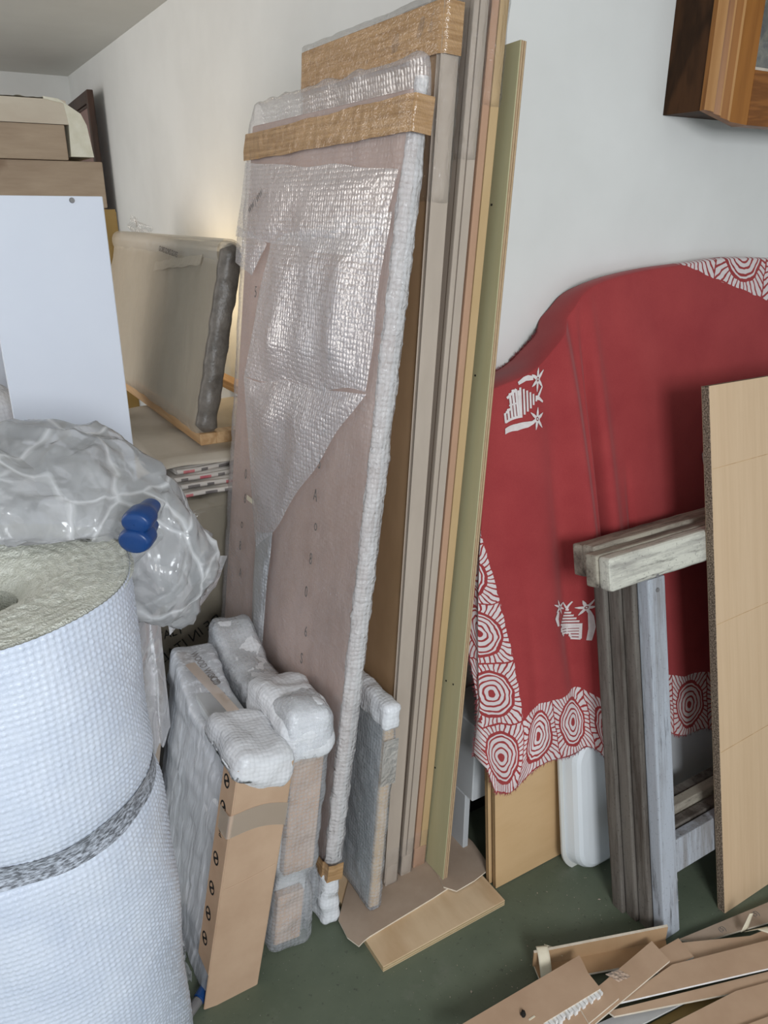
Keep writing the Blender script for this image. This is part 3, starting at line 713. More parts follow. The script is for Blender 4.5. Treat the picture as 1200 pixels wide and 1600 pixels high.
# ------------------------------------------------------------------ red printed cloth
COLS = [
  (0.0, (1.033, 1.192, 0.359), (0.986, 1.29, 0.692), (0.896, 1.38, 1.235)),
  (0.12, (1.099, 1.192, 0.362), (1.16, 1.275, 0.624), (0.98, 1.38, 1.311)),
  (0.24, (1.252, 1.2, 0.385), (1.193, 1.296, 0.915), (1.128, 1.373, 1.345)),
  (0.36, (1.347, 1.161, 0.382), (1.31, 1.271, 0.897), (1.254, 1.374, 1.383)),
  (0.46, (1.357, 1.125, 0.386), (1.379, 1.272, 0.969), (1.336, 1.389, 1.461)),
  (0.53, (1.384, 1.125, 0.391), (1.423, 1.274, 0.977), (1.407, 1.406, 1.534)),
  (0.64, (1.51, 1.122, 0.399), (1.52, 1.271, 0.994), (1.485, 1.413, 1.564)),
  (0.76, (1.636, 1.114, 0.366), (1.668, 1.273, 1.001), (1.624, 1.418, 1.583)),
  (0.88, (1.784, 1.103, 0.32), (1.831, 1.27, 0.99), (1.778, 1.421, 1.593)),
  (1.02, (2.004, 1.084, 0.247), (2.031, 1.266, 0.974), (1.969, 1.423, 1.603)),
  (1.16, (2.264, 1.06, 0.152), (2.281, 1.255, 0.932), (2.185, 1.421, 1.595)),
]
def cr(p0, p1, p2, p3, t):
    return 0.5 * ((2 * p1) + (p2 - p0) * t + (2 * p0 - 5 * p1 + 4 * p2 - p3) * t * t + (3 * p1 - p0 - 3 * p2 + p3) * t ** 3)
UMAX = 1.16
def col_pts(u):
    n = len(COLS); i = 0
    while i < n - 2 and COLS[i + 1][0] < u: i += 1
    t = (u - COLS[i][0]) / (COLS[i + 1][0] - COLS[i][0])
    out = []
    for k in (1, 2, 3):
        P = [Vector(COLS[min(max(j, 0), n - 1)][k]) for j in (i - 1, i, i + 1, i + 2)]
        out.append(cr(*P, t))
    return out
def fold(u, t):
    """depth of the folds: + towards the room; t=0 at the hem, 1 at the top"""
    g = lambda c, s: math.exp(-((u - c) / s) ** 2)
    lo = 1 - t
    f = 0.030 * g(0.43 + 0.02 * t, 0.045) * (0.5 + 0.5 * lo)
    f -= 0.046 * g(0.335 + 0.05 * t, 0.040) * lo ** 0.7
    f -= 0.044 * g(0.545 - 0.035 * t, 0.012) * min(1, lo * 2.0)
    f += 0.026 * g(0.585 - 0.035 * t, 0.030) * lo ** 0.5
    f -= 0.026 * g(0.640 - 0.01 * t, 0.010) * max(0, min(1, (0.62 - t) * 3))
    f += 0.010 * g(0.70, 0.05) * lo
    f -= 0.020 * g(0.47 + 0.01 * t, 0.018) * max(0, t - 0.25)
    f += 0.012 * g(0.20, 0.06) * lo
    f = f * (0.30 + 0.70 * min(1, t * 4)) + 0.016 * lo ** 5
    f += 0.004 * noise.noise(Vector((u * 9, t * 2.5, 3)))
    return f
TB = 0.90                       # the part of t that hangs; above it the cloth rolls back onto the wall
def cloth_pt(u, t):
    B, Mi, T = col_pts(u)
    s = min(t / TB, 1.0)
    c = 2 * Mi - 0.5 * (B + T)
    p = B * (1 - s) ** 2 + c * 2 * s * (1 - s) + T * s * s
    hem = 0.010 * math.sin(u * 38 + 1.0) * (1 - s) ** 3
    p = p + Vector((0, -fold(u, s), hem))
    xl = 0.990 + 0.0835 * p.z                                 # right face of the green board: the cloth bunches back along it
    if p.x < xl:
        k = xl - p.x; p.y = max(p.y, 1.262) + k * 0.6; p.x = xl + 0.006 * math.sin(k * 60)
    if t > TB:
        k = (t - TB) / (1 - TB); a = k * PI * 0.5
        end = max(0.0, 1.492 - T.y)
        p = p + Vector((0.0, end * (1 - math.cos(a)) * 0.6 + end * k * 0.4, 0.010 * math.sin(a * 2) - 0.012 * k))
    return p
HGT = 1.16
_arc = {}
def cloth_v(u, t):
    k = round(u, 5)
    if k not in _arc:
        B, Mi, T = col_pts(u); c = 2 * Mi - 0.5 * (B + T); L = [0.0]; q = B
        for n in range(1, 41):
            s = n / 40; p = B * (1 - s) ** 2 + c * 2 * s * (1 - s) + T * s * s
            L.append(L[-1] + (p - q).length); q = p
        _arc[k] = L
    L = _arc[k]; s = min(t / TB, 1.0) * 40; n = min(int(s), 39)
    return L[n] + (L[n + 1] - L[n]) * (s - n) + max(0, t - TB) * 0.8
P0 = Vector((1.775, 1.42, 1.592)); P1 = Vector((2.06, 1.405, 1.505))
dT = (P1 - P0).normalized(); nT = Vector((-dT.z, 0, dT.x)).normalized()
def cloth_mat():
    m, nt, out = new_mat('red_batik_cloth'); g = G(nt)
    base = g.noise(g.coord((1, 1, 1)), 7, 4, 0.6)
    weave = g.noise(g.coord((1, 1, 1)), 420, 2, 0.6)
    red = g.ramp(g.math('MULTIPLY_ADD', weave, 0.35, g.math('MULTIPLY', base, 0.65)), [(0.3, (0.285, 0.036, 0.039)), (0.7, (0.370, 0.056, 0.055))])
    def medal(uvname, cell, phase, bandmask, cellv, per):
        uvn = g.n('ShaderNodeUVMap'); uvn.uv_map = uvname
        wob = g.n('ShaderNodeTexNoise'); wob.inputs['Scale'].default_value = 26; wob.inputs['Detail'].default_value = 2; g.L(uvn.outputs[0], wob.inputs['Vector'])
        sub = g.n('ShaderNodeVectorMath', operation='SUBTRACT'); g.L(wob.outputs['Color'], sub.inputs[0]); sub.inputs[1].default_value = (0.5, 0.5, 0.5)
        scl = g.n('ShaderNodeVectorMath', operation='SCALE'); g.L(sub.outputs[0], scl.inputs[0]); scl.inputs['Scale'].default_value = 0.016
        add = g.n('ShaderNodeVectorMath', operation='ADD'); g.L(uvn.outputs[0], add.inputs[0]); g.L(scl.outputs[0], add.inputs[1])
        sx = g.n('ShaderNodeSeparateXYZ'); g.L(add.outputs[0], sx.inputs[0])
        s0 = g.n('ShaderNodeSeparateXYZ'); g.L(uvn.outputs[0], s0.inputs[0])
        U, V = sx.outputs[0], sx.outputs[1]
        fu = g.math('SUBTRACT', g.math('FRACT', g.math('ADD', g.math('DIVIDE', U, cell), phase[0])), 0.5)
        fv = g.math('SUBTRACT', g.math('FRACT', g.math('ADD', g.math('DIVIDE', V, cellv), phase[1])), 0.5)
        r = g.math('SQRT', g.math('ADD', g.math('MULTIPLY', fu, fu), g.math('MULTIPLY', fv, fv)))
        th = g.math('ARCTAN2', fv, fu)
        # rings: white with thin red lines, a red heart
        rings = g.math('GREATER_THAN', g.math('SINE', g.math('MULTIPLY_ADD', r, 2 * PI / per, 0.6)), -0.45)
        rings = g.math('MULTIPLY', rings, g.math('LESS_THAN', r, 0.345))
        rings = g.math('MULTIPLY', rings, g.math('GREATER_THAN', r, 0.045))
        # rays outside the red collar
        ray = g.math('GREATER_THAN', g.math('SINE', g.math('MULTIPLY', th, 38.0)), -0.55)
        ray = g.math('MULTIPLY', ray, g.math('GREATER_THAN', r, 0.395))
        mx = g.math('MAXIMUM', g.math('ABSOLUTE', fu), g.math('ABSOLUTE', fv))
        ray = g.math('MULTIPLY', ray, g.math('LESS_THAN', mx, 0.487))
        w = g.math('ADD', rings, ray, clamp=True)
        return g.math('MULTIPLY', w, bandmask(s0.outputs[0], s0.outputs[1], g))
    cu, cv = 0.121, 0.168
    w1 = medal('print', cu, (0.0, 0.0), lambda U, V, g: g.math('MAXIMUM', g.math('LESS_THAN', U, cu), g.math('LESS_THAN', V, cv)), cv, 0.083)
    w2 = medal('print_top', 0.21, (-0.62, 0.0), lambda U, V, g: g.math('MULTIPLY', g.math('GREATER_THAN', V, 0.0), g.math('GREATER_THAN', U, -0.3)), 0.21, 0.083)
    wsum = g.math('MAXIMUM', w1, w2)
    col = g.mix(wsum, red, (0.66, 0.585, 0.575))
    nm = g.bump(weave, 0.25, 0.0006)
    b = principled(g, out, col, 0.9, 0.1, nm)
    b.inputs['Sheen Weight'].default_value = 0.15
    return m
def make_cloth():
    root = empty('red_cloth', 'red cloth printed with white sunbursts, fish and palms, draped against the wall', 'cloth', (1.4, 1.2, 0.36))
    org = Vector((1.4, 1.2, 0.36))
    # left hem slants: below t of the hem everything is kept
    def topuv(i, j):
        p = cloth_pt(i * UMAX, j) - P0
        return (p.dot(dT), p.dot(nT))
    body = sheet('fabric', lambda i, j: cloth_pt(i * UMAX, j) - org, 300, 220, M['cloth'], root, True,
                 {'print': lambda i, j: (i * UMAX, cloth_v(i * UMAX, j)), 'print_top': topuv})
    solid(body, 0.0016, -1.0)
    # frayed hem threads
    v = []; f = []
    def thread(p, d):
        k = len(v); s = Vector((d.z, 0, -d.x)).normalized() * 0.0009
        v.extend([p - s, p + s, p + d]); f.append((k, k + 1, k + 2))
    for k in range(420):
        u = random.random() * UMAX; p = cloth_pt(u, 0) - org
        thread(p, Vector((random.uniform(-.4, .4), random.uniform(-.3, .3), -1)).normalized() * random.uniform(0.004, 0.012))
    for k in range(320):
        t = random.random() * 0.98; p = cloth_pt(0, t) - org
        thread(p, Vector((-1, random.uniform(-.3, .3), random.uniform(-.5, .5))).normalized() * random.uniform(0.004, 0.012))
    for k in range(260):
        u = random.uniform(0.18, 0.46); p = cloth_pt(u, 1.0) - org
        thread(p, Vector((random.uniform(-.8, .1), -0.4, random.uniform(0.1, 1))).normalized() * random.uniform(0.005, 0.014))
    o = from_py('fringe', v, f, M['fringe'], body); o['kind'] = 'stuff'
    # batik motifs: strokes in cloth coordinates, laid on the fabric
    def uv_of(px):                                            # world x,z on the cloth -> (u,t)
        best = None
        for i in range(0, 117):
            for j in range(0, 91, 3):
                p = cloth_pt(i * 0.01, j / 100.0)
                d = (p.x - px[0]) ** 2 + (p.z - px[1]) ** 2
                if best is None or d < best[0]: best = (d, i * 0.01, j / 100.0)
        return best[1], best[2]
    def place(cx, cz, rot, sc, strokes, name):
        u0, t0 = uv_of((cx, cz))
        du = (cloth_pt(u0 + .02, t0) - cloth_pt(u0 - .02, t0)) / 0.04
        dt = (cloth_pt(u0, t0 + .02) - cloth_pt(u0, t0 - .02)) / 0.04
        det = du.x * dt.z - du.z * dt.x
        def fn(x, z):                                        # local metres -> surface
            X = sc * (x * math.cos(rot) - z * math.sin(rot)); Z = sc * (x * math.sin(rot) + z * math.cos(rot))
            a = (X * dt.z - Z * dt.x) / det; b = (du.x * Z - du.z * X) / det
            u, t = u0 + a, t0 + b
            p = cloth_pt(min(max(u, 0), UMAX), min(max(t, 0), 0.9))
            return p + Vector((-0.0004, -0.0030, 0)) - org
        v = []; f = []
        for st in strokes:
            pts = [Vector((q[0], q[1], 0)) for q in st]; wd = [q[2] for q in st]
            L = []
            for a in range(len(pts) - 1):
                n = max(1, int((pts[a + 1] - pts[a]).length / 0.006))
                for k in range(n): L.append((pts[a].lerp(pts[a + 1], k / n), wd[a] + (wd[a + 1] - wd[a]) * k / n))
            L.append((pts[-1], wd[-1]))
            base = len(v)
            for k, (p, w) in enumerate(L):
                d = (L[min(k + 1, len(L) - 1)][0] - L[max(k - 1, 0)][0]); d.normalize()
                nrm = Vector((-d.y, d.x, 0)) * w * 0.5
                v.append(fn(*(p + nrm).xy)); v.append(fn(*(p - nrm).xy))
            for k in range(len(L) - 1):
                b = base + 2 * k; f.append((b, b + 1, b + 3, b + 2))
        from_py(name, v, f, M['white_print'], body)
    def star(cx, cy, s):
        out = []
        for a in (20, 75, 140, 200, 250, 305):
            c, q = math.cos(R(a)), math.sin(R(a))
            out.append([(cx + c * s * .28, cy + q * s * .28, s * .34), (cx + c * s * .7, cy + q * s * .7, s * .30), (cx + c * s * 1.15, cy + q * s * 1.15, s * .06)])
        for k in range(10):
            a0, a1 = 2 * PI * k / 10, 2 * PI * (k + 1) / 10
            out.append([(cx + math.cos(a0) * s * .30, cy + math.sin(a0) * s * .30, s * .16), (cx + math.cos(a1) * s * .30, cy + math.sin(a1) * s * .30, s * .16)])
        out.append([(cx - s * .1, cy, s * .18), (cx + s * .1, cy, s * .18)])
        return out
    # fish-shaped hut between two palms, axis along x (tail to the right)
    motif = []
    motif += [[(-0.066, -0.052, 0.012), (-0.03, -0.058, 0.017), (0.0, -0.055, 0.014), (0.022, -0.050, 0.006)]] + star(0.034, -0.044, 0.022)
    motif += [[(-0.012, 0.046, 0.008), (0.012, 0.052, 0.013), (0.036, 0.044, 0.008)]] + star(0.052, 0.036, 0.022)
    for k in range(6):                                       # striped triangle
        x = -0.010 + k * 0.0095; hh = 0.037 - k * 0.0062
        motif.append([(x - hh * .12, -hh, 0.0058), (x + 0.002, hh * 0.95, 0.0058)])
    motif += [[(0.038, 0.0, 0.006), (0.050, 0.0, 0.014)], [(0.048, 0.004, 0.007), (0.066, 0.016, 0.004)], [(0.048, -0.002, 0.007), (0.062, -0.014, 0.004)]]
    for k, (x0, y0, y1) in enumerate([(-0.060, -0.035, -0.012), (-0.050, -0.036, -0.006), (-0.040, -0.036, 0.030), (-0.031, -0.036, 0.036), (-0.022, -0.035, 0.034), (-0.015, -0.036, 0.030)]):
        motif.append([(x0, y0, 0.0066), (x0 + 0.001, y1, 0.0066)])
    motif += [[(-0.060, -0.034, 0.006), (-0.015, -0.034, 0.006)], [(-0.048, 0.020, 0.007), (-0.02, 0.034, 0.007)], [(-0.045, 0.0, 0.004), (-0.02, 0.0, 0.004)], [(-0.056, -0.013, 0.006), (-0.04, -0.008, 0.006)]]
    place(1.205, 1.302, R(4), 0.98, motif, 'fish_motif')
    place(1.318, 0.725, R(88), 0.80, motif, 'fish_motif')
    place(1.865, 1.06, R(78), 1.15, motif, 'fish_motif')
M['cloth'] = cloth_mat()
M['fringe'] = simple('dark_red_threads', (0.20, 0.03, 0.04), (0.34, 0.08, 0.09), 0.9, 0.1, ns=30)
make_cloth()

# ------------------------------------------------------------------ folding trestles
def trestles():
    th = math.atan(0.215)
    pitch = 0.0372
    for tr in range(2):
        root = empty('folding_trestle', ['folded weathered trestle with white painted top bar, nearest to the room', 'folded bare weathered trestle pressed against the red cloth'][tr], 'trestle',
                     (1.345, 0.856 + tr * 2 * pitch, 0.0), (-th, 0, 0))
        for q in range(2):
            k = tr * 2 + q
            y0 = q * pitch; y1 = y0 + 0.0345
            leg = M['tw_leg'] if k == 0 else M['tw_leg_bare']; bar = M['tw_bar'] if k in (0,) else M['tw_bar_bare']
            dx = [0.0, -0.012, -0.020, -0.030][k]
            top = 0.952 + [0, 0.002, -0.004, -0.008][k]
            xl = -0.120 + [0.0, -0.003, 0.026, 0.030][k]
            # legs: near one and the far one
            for side in (0, 1):
                lx = dx if side == 0 else 0.72
                lg = box('leg', (lx, y0, 0.0), (lx + 0.058, y1, top), leg, root, 0.004, 2)
            # notched top bar with worn rounded ends
            bm = bmesh.new(); add_box(bm, (xl, y0 - 0.003, top), (0.94, y1 + 0.001, top + 0.078), 0.011 if k == 0 else 0.007, 3)
            bmesh.ops.subdivide_edges(bm, edges=[e for e in bm.edges if e.calc_length() > 0.5], cuts=30)
            for v in bm.verts: v.co += Vector((0, 0.0008, 0.0018)) * noise.noise(v.co * 25 + Vector((k * 7, 0, 0)))
            from_bm('top_bar', bm, bar, root)
            rz = 0.165 + [0, 0.004, 0.01, 0.006][k]
            box('rail', (dx + 0.058, y0 + 0.002, rz), (0.72, y1 - 0.002, rz + 0.092), [M['tw_leg'], M['tw_leg_bare'], M['tw_bar_bare'], M['tw_leg_bare']][k], root, 0.003, 2)
            if k == 0:
                for zz in (0.20, 0.235):
                    bm = bmesh.new(); bmesh.ops.create_cone(bm, cap_ends=True, segments=10, radius1=0.006, radius2=0.005, depth=0.004, matrix=Matrix.Translation((0.03, y0 - 0.001, top - 0.03 + (zz - .2))) @ Matrix.Rotation(PI / 2, 4, 'X'))
                    from_bm('bolt_head', bm, M['screw'], [o for o in root.children if o.name.startswith('leg')][0])
        if tr == 0:                                            # links of the stay chain hanging below the rail
            for q in range(3):
                bm = bmesh.new()
                for s in range(12):
                    a0 = 2 * PI * s / 12; a1 = 2 * PI * (s + 1) / 12
                    for (c0, c1) in ((0.0026, 0.0048),):
                        pts = [(math.cos(a0) * c0, math.sin(a0) * c0 * 1.7), (math.cos(a0) * c1, math.sin(a0) * c1 * 1.7), (math.cos(a1) * c1, math.sin(a1) * c1 * 1.7), (math.cos(a1) * c0, math.sin(a1) * c0 * 1.7)]
                        vs = [bm.verts.new((p[0], 0, p[1])) for p in pts]; bm.faces.new(vs)
                r = bmesh.ops.extrude_face_region(bm, geom=bm.faces[:])
                for e in r['geom']:
                    if isinstance(e, bmesh.types.BMVert): e.co.y += 0.0022
                bmesh.ops.rotate(bm, verts=bm.verts, cent=(0, 0, 0), matrix=Matrix.Rotation(q * 1.3, 3, 'Z'))
                bmesh.ops.translate(bm, verts=bm.verts, vec=(0.068, 0.015, 0.158 - q * 0.012))
                from_bm('chain_link', bm, M['screw'], root)
trestles()

# ------------------------------------------------------------------ chipboard panel
ch = empty('chipboard_panel', 'beech faced chipboard panel leaning on the trestles, dark crumbly edge', 'board', (1.545, 0.829, 0.001), (-math.atan(0.215), 0, 0))
box('core', (0.0, 0.0012, 0.0), (0.62, 0.0208, 1.38), M['chip_edge'], ch, 0.0006)
clam = box('face_laminate', (0.0008, 0.0, 0.0), (0.62, 0.0012, 1.38), M['beech'], ch, 0.0003)
box('back_laminate', (0.0008, 0.0208, 0.0), (0.62, 0.022, 1.38), M['beech'], ch, 0.0003)
for z, sl in ((1.185, 0.02), (0.80, 0.03), (0.46, 0.045)):
    bm = bmesh.new(); add_box(bm, (0, -0.0004, 0), (0.30, 0.0, 0.0012)); bmesh.ops.rotate(bm, verts=bm.verts, cent=(0, 0, 0), matrix=Matrix.Rotation(-sl, 3, 'Y'))
    bmesh.ops.translate(bm, verts=bm.verts, vec=(0.004, 0, z)); from_bm('scratch', bm, M['batten'], clam)

# ------------------------------------------------------------------ deep wooden frame on the wall
def wall_frame():
    T = empty('wall_frame', 'deep orange pine frame with dark sides hanging on the wall', 'picture frame', (1.722, 1.50, 1.966))
    w, h, d = 0.62, 0.62, 0.118
    box('side_board', (0, -d, -0.015), (0.018, 0, h), M['walnut'], T, 0.001)
    box('side_board', (w - 0.018, -d, -0.015), (w, 0, h), M['walnut'], T, 0.001)
    box('side_board', (0.018, -d, -0.015), (w - 0.018, 0, 0.003), M['walnut'], T, 0.001)
    box('side_board', (0.018, -d, h - 0.018), (w - 0.018, 0, h), M['walnut'], T, 0.001)
    # moulded front: profile swept along the stile (x inwards, y outwards)
    prof = [(-0.004, -d + 0.004), (-0.006, -d - 0.010), (0.002, -d - 0.022), (0.010, -d - 0.026), (0.013, -d - 0.020), (0.026, -d - 0.030), (0.030, -d - 0.032), (0.033, -d - 0.026), (0.050, -d - 0.036), (0.056, -d - 0.038), (0.058, -d - 0.033), (0.112, -d - 0.046), (0.116, -d - 0.040), (0.118, -d)]
    cols = ['pine', 'pine_pale', 'pine_pale', 'pine', 'pine', 'pine_pale', 'pine', 'pine', 'pine_pale', 'pine', 'pine', 'pine_pale', 'pine', 'pine']
    def stile(x0, sgn):
        v = []; f = []; n = len(prof); mi = []
        for z in (-0.045, h + 0.03):
            for p in prof: v.append((x0 + sgn * p[0], p[1], z + (0.028 * max(0, 1 - p[0] / 0.075) if z < 0 else 0)))
        for k in range(n):
            f.append((k, (k + 1) % n, n + (k + 1) % n, n + k)); mi.append(1 if cols[k] == 'pine_pale' else 0)
        f.append(tuple(range(n))); f.append(tuple(range(2 * n - 1, n - 1, -1))); mi += [0, 0]
        o = from_py('stile', v, f, [M['pine'], M['pine_pale']], T)
        for k, p in enumerate(o.data.polygons): p.material_index = mi[k]
    stile(0.0, 1); stile(w, -1)
    box('rail', (0.116, -d - 0.044, -0.045), (w - 0.116, -d, 0.075), M['pine_x'], T, 0.003, 2)
    box('rail', (0.116, -d - 0.044, h - 0.09), (w - 0.116, -d, h + 0.03), M['pine_x'], T, 0.003, 2)
    box('mat_board', (0.112, -d - 0.012, 0.06), (w - 0.112, -d - 0.006, h - 0.08), M['card_edge'], T, 0.0005)
    m, nt, out = new_mat('dark_mottled_picture'); g = G(nt)
    v = g.coord((1, 1, 1))
    c = g.ramp(g.noise(v, 22, 5, 0.7, 1.2), [(0.3, (0.035, 0.030, 0.040)), (0.5, (0.10, 0.10, 0.085)), (0.65, (0.20, 0.19, 0.14)), (0.8, (0.13, 0.05, 0.04))])
    principled(g, out, c, 0.25, 0.5)
    box('picture', (0.128, -d - 0.014, 0.088), (w - 0.128, -d - 0.012, h - 0.10), m, T, 0.0003)
    fm = film('frame_glass', (0.8, 0.8, 0.8), 0.02, None, 0.0, 2, 0.0, 0.05, var=0.0, edge=0.0, gloss=0.35)
    box('glass', (0.114, -d - 0.020, 0.062), (w - 0.114, -d - 0.018, h - 0.085), fm, T, 0.0002)
wall_frame()

# ------------------------------------------------------------------ pile of cardboard strips on the floor
strips = [
 ('S13', [(1.114, 0.633), (1.503, 0.543), (1.438, 0.504), (1.208, 0.561)], 0.055, 'card', 'card_edge', 'short brown strip at the very front of the cardboard heap'),
 ('S12', [(1.066, 0.694), (1.344, 0.658), (1.583, 0.588), (1.475, 0.524), (1.133, 0.63)], 0.047, 'card', 'card_edge', 'wide brown strip low in front of the ochre gap in the heap'),
 ('S11', [(1.036, 0.734), (1.272, 0.71), (1.388, 0.666), (1.168, 0.705), (1.073, 0.695)], 0.008, 'card_ochre', 'card_ochre', 'ochre card lying deep in the gap of the cardboard heap'),
 ('S10', [(1.012, 0.78), (1.143, 0.759), (1.266, 0.707), (1.08, 0.729), (1.018, 0.719)], 0.024, 'card_grey', 'white_edge', 'grey-white card wedge showing between brown strips of the heap'),
 ('S9', [(1.058, 0.779), (1.457, 0.653), (1.608, 0.602), (1.564, 0.576), (1.423, 0.63), (1.062, 0.763)], 0.040, 'card', 'card_edge', 'slim brown strip just under the long white-edged one'),
 ('S7', [(1.362, 0.831), (1.657, 0.784), (1.865, 0.752), (1.778, 0.699), (1.404, 0.797)], 0.020, 'card_floor', 'card_edge', 'dusty strip with round emblems at the foot of the chipboard'),
 ('S4', [(1.004, 0.965), (1.337, 0.85), (1.298, 0.807), (0.987, 0.921)], 0.020, 'card_face', 'card_edge', 'folded brown strip with masking tape at the rear of the heap'),
 ('S6', [(1.345, 0.815), (1.512, 0.738), (1.762, 0.693), (1.669, 0.638), (1.33, 0.769)], 0.035, 'card', 'card_edge', 'brown strip crossed by masking tape beside the chipboard'),
 ('S3', [(1.216, 0.828), (1.345, 0.821), (1.335, 0.767), (1.229, 0.781)], 0.045, 'card', 'white_edge', 'short brown strip end with white edge before the trestle leg'),
 ('S5', [(1.077, 0.778), (1.268, 0.777), (1.524, 0.7), (1.681, 0.648), (1.611, 0.606), (1.455, 0.653)], 0.052, 'card', 'white_edge', 'long brown strip with a torn white edge across the heap'),
 ('S2', [(0.879, 0.794), (1.086, 0.824), (1.269, 0.841), (1.264, 0.782), (1.0, 0.763), (0.924, 0.744)], 0.062, 'card', 'card_edge', 'narrow brown strip pointing at the trestle foot, taped halfway'),
 ('S1', [(0.688, 0.905), (1.079, 0.895), (1.072, 0.873), (1.064, 0.852), (1.06, 0.808), (0.895, 0.814), (0.835, 0.786)], 0.078, 'card', 'card_edge', 'broad brown strip with a torn corrugated end on top of the heap'),
]
prev = 0.0
for nm, pts, z, mf, me_, lab in strips:
    cx = sum(p[0] for p in pts) / len(pts); cy = sum(p[1] for p in pts) / len(pts)
    root = empty('cardboard_strip', lab, 'cardboard strip', (cx, cy, 0), (0, 0, 0), 'cardboard strips heaped on the floor')
    loc = [(p[0] - cx, p[1] - cy) for p in pts]
    th = {'S1': 0.014, 'S4': 0.006}.get(nm, 0.0055)
    st = prism('strip', loc, z - th, z, [M[mf], M[me_]], root)
    if nm == 'S1':                                            # torn corrugated edge: little flutes
        a = Vector((1.06 - cx, 0.808 - cy, 0)); b = Vector((0.895 - cx, 0.814 - cy, 0))
        n = 15
        bm = bmesh.new()
        for k in range(n):
            p = a.lerp(b, (k + .1) / n); q = a.lerp(b, (k + (0.85 if k % 3 else .6)) / n)
            add_box(bm, (min(p.x, q.x), p.y - 0.009 - 0.004 * (k % 2), z - 0.016), (max(p.x, q.x), p.y + 0.002, z - 0.002), 0)
        o = from_bm('torn_flutes', bm, M['white_edge'], st); o['kind'] = 'stuff'
        bm = bmesh.new(); bmesh.ops.create_icosphere(bm, subdivisions=2, radius=0.0065, matrix=Matrix.Translation((-0.088, 0.004, z + 0.003)))
        for w_ in bm.verts: w_.co += Vector((1, 1, 0.4)) * 0.004 * noise.noise(w_.co * 300)
        from_bm('dirt_fleck', bm, M['dark_in'], st)
        bm = bmesh.new(); add_box(bm, (-0.085, -0.014, z), (-0.068, -0.010, z + 0.0015), 0.0004); from_bm('yellow_fleck', bm, M['tape_masking'], st)
    if nm == 'S2':
        def tp_(s, t): return (1.105 - cx + 0.035 * s + 0.012 * t, 0.835 - cy - 0.03 * t - 0.006 * s, z + 0.001 + 0.006 * abs(noise.noise(Vector((s * 5, t * 5, 1)))))
        sheet('clear_tape', tp_, 14, 12, M['tape_clear'], st)
        prism('folded_flap', [(0.995 - cx, 0.815 - cy), (1.10 - cx, 0.822 - cy), (1.085 - cx, 0.775 - cy), (0.985 - cx, 0.768 - cy)], z + 0.0005, z + 0.006, [M['card'], M['card_edge']], root)
    if nm == 'S4':
        prism('folded_side', [(1.002 - cx, 0.968 - cy), (1.337 - cx, 0.852 - cy), (1.333 - cx, 0.846 - cy), (0.998 - cx, 0.962 - cy)], z, z + 0.045, [M['card_edge'], M['card_face']], root)
        def mk(s, t): return (1.012 - cx + 0.026 * s - 0.02 * t, 0.972 - cy - 0.012 * s - 0.045 * t, z + 0.048 - 0.045 * t ** 2)
        o = sheet('masking_tape', mk, 4, 10, M['tape_masking'], st); solid(o, 0.0006)
        def mk2(s, t): return (1.035 - cx + 0.035 * s, 0.968 - cy - 0.02 * s - 0.012 * t, z + 0.046 - 0.018 * s - 0.012 * t)
        o = sheet('masking_tape', mk2, 5, 5, M['tape_masking'], st); solid(o, 0.0006)
    if nm == 'S6':
        def mk(s, t): return (1.508 - cx + 0.03 * s + 0.06 * t, 0.752 - cy - 0.008 * s - 0.09 * t, z + 0.0012 + 0.022 * min(1, t * 4))
        o = sheet('masking_tape', mk, 3, 12, M['tape_masking'], st); solid(o, 0.0006)
        def mk2(s, t): return (1.500 - cx + 0.022 * s * (1 - t * .6) + 0.022 * t, 0.756 - cy - 0.004 * s, z + 0.001 + 0.05 * t)
        o = sheet('masking_tape', mk2, 3, 8, M['tape_masking'], st); solid(o, 0.0006)
    if nm == 'S7':
        for k, (xx, yy) in enumerate([(1.47, 0.79), (1.585, 0.775), (1.68, 0.762)]):
            text_mesh('round_emblem', '(5)', 0.018, M['grey_ink'], st, frame_mat((xx - cx, yy - cy, z + 0.0003), (1, -0.2, 0), (0.2, 1, 0)))
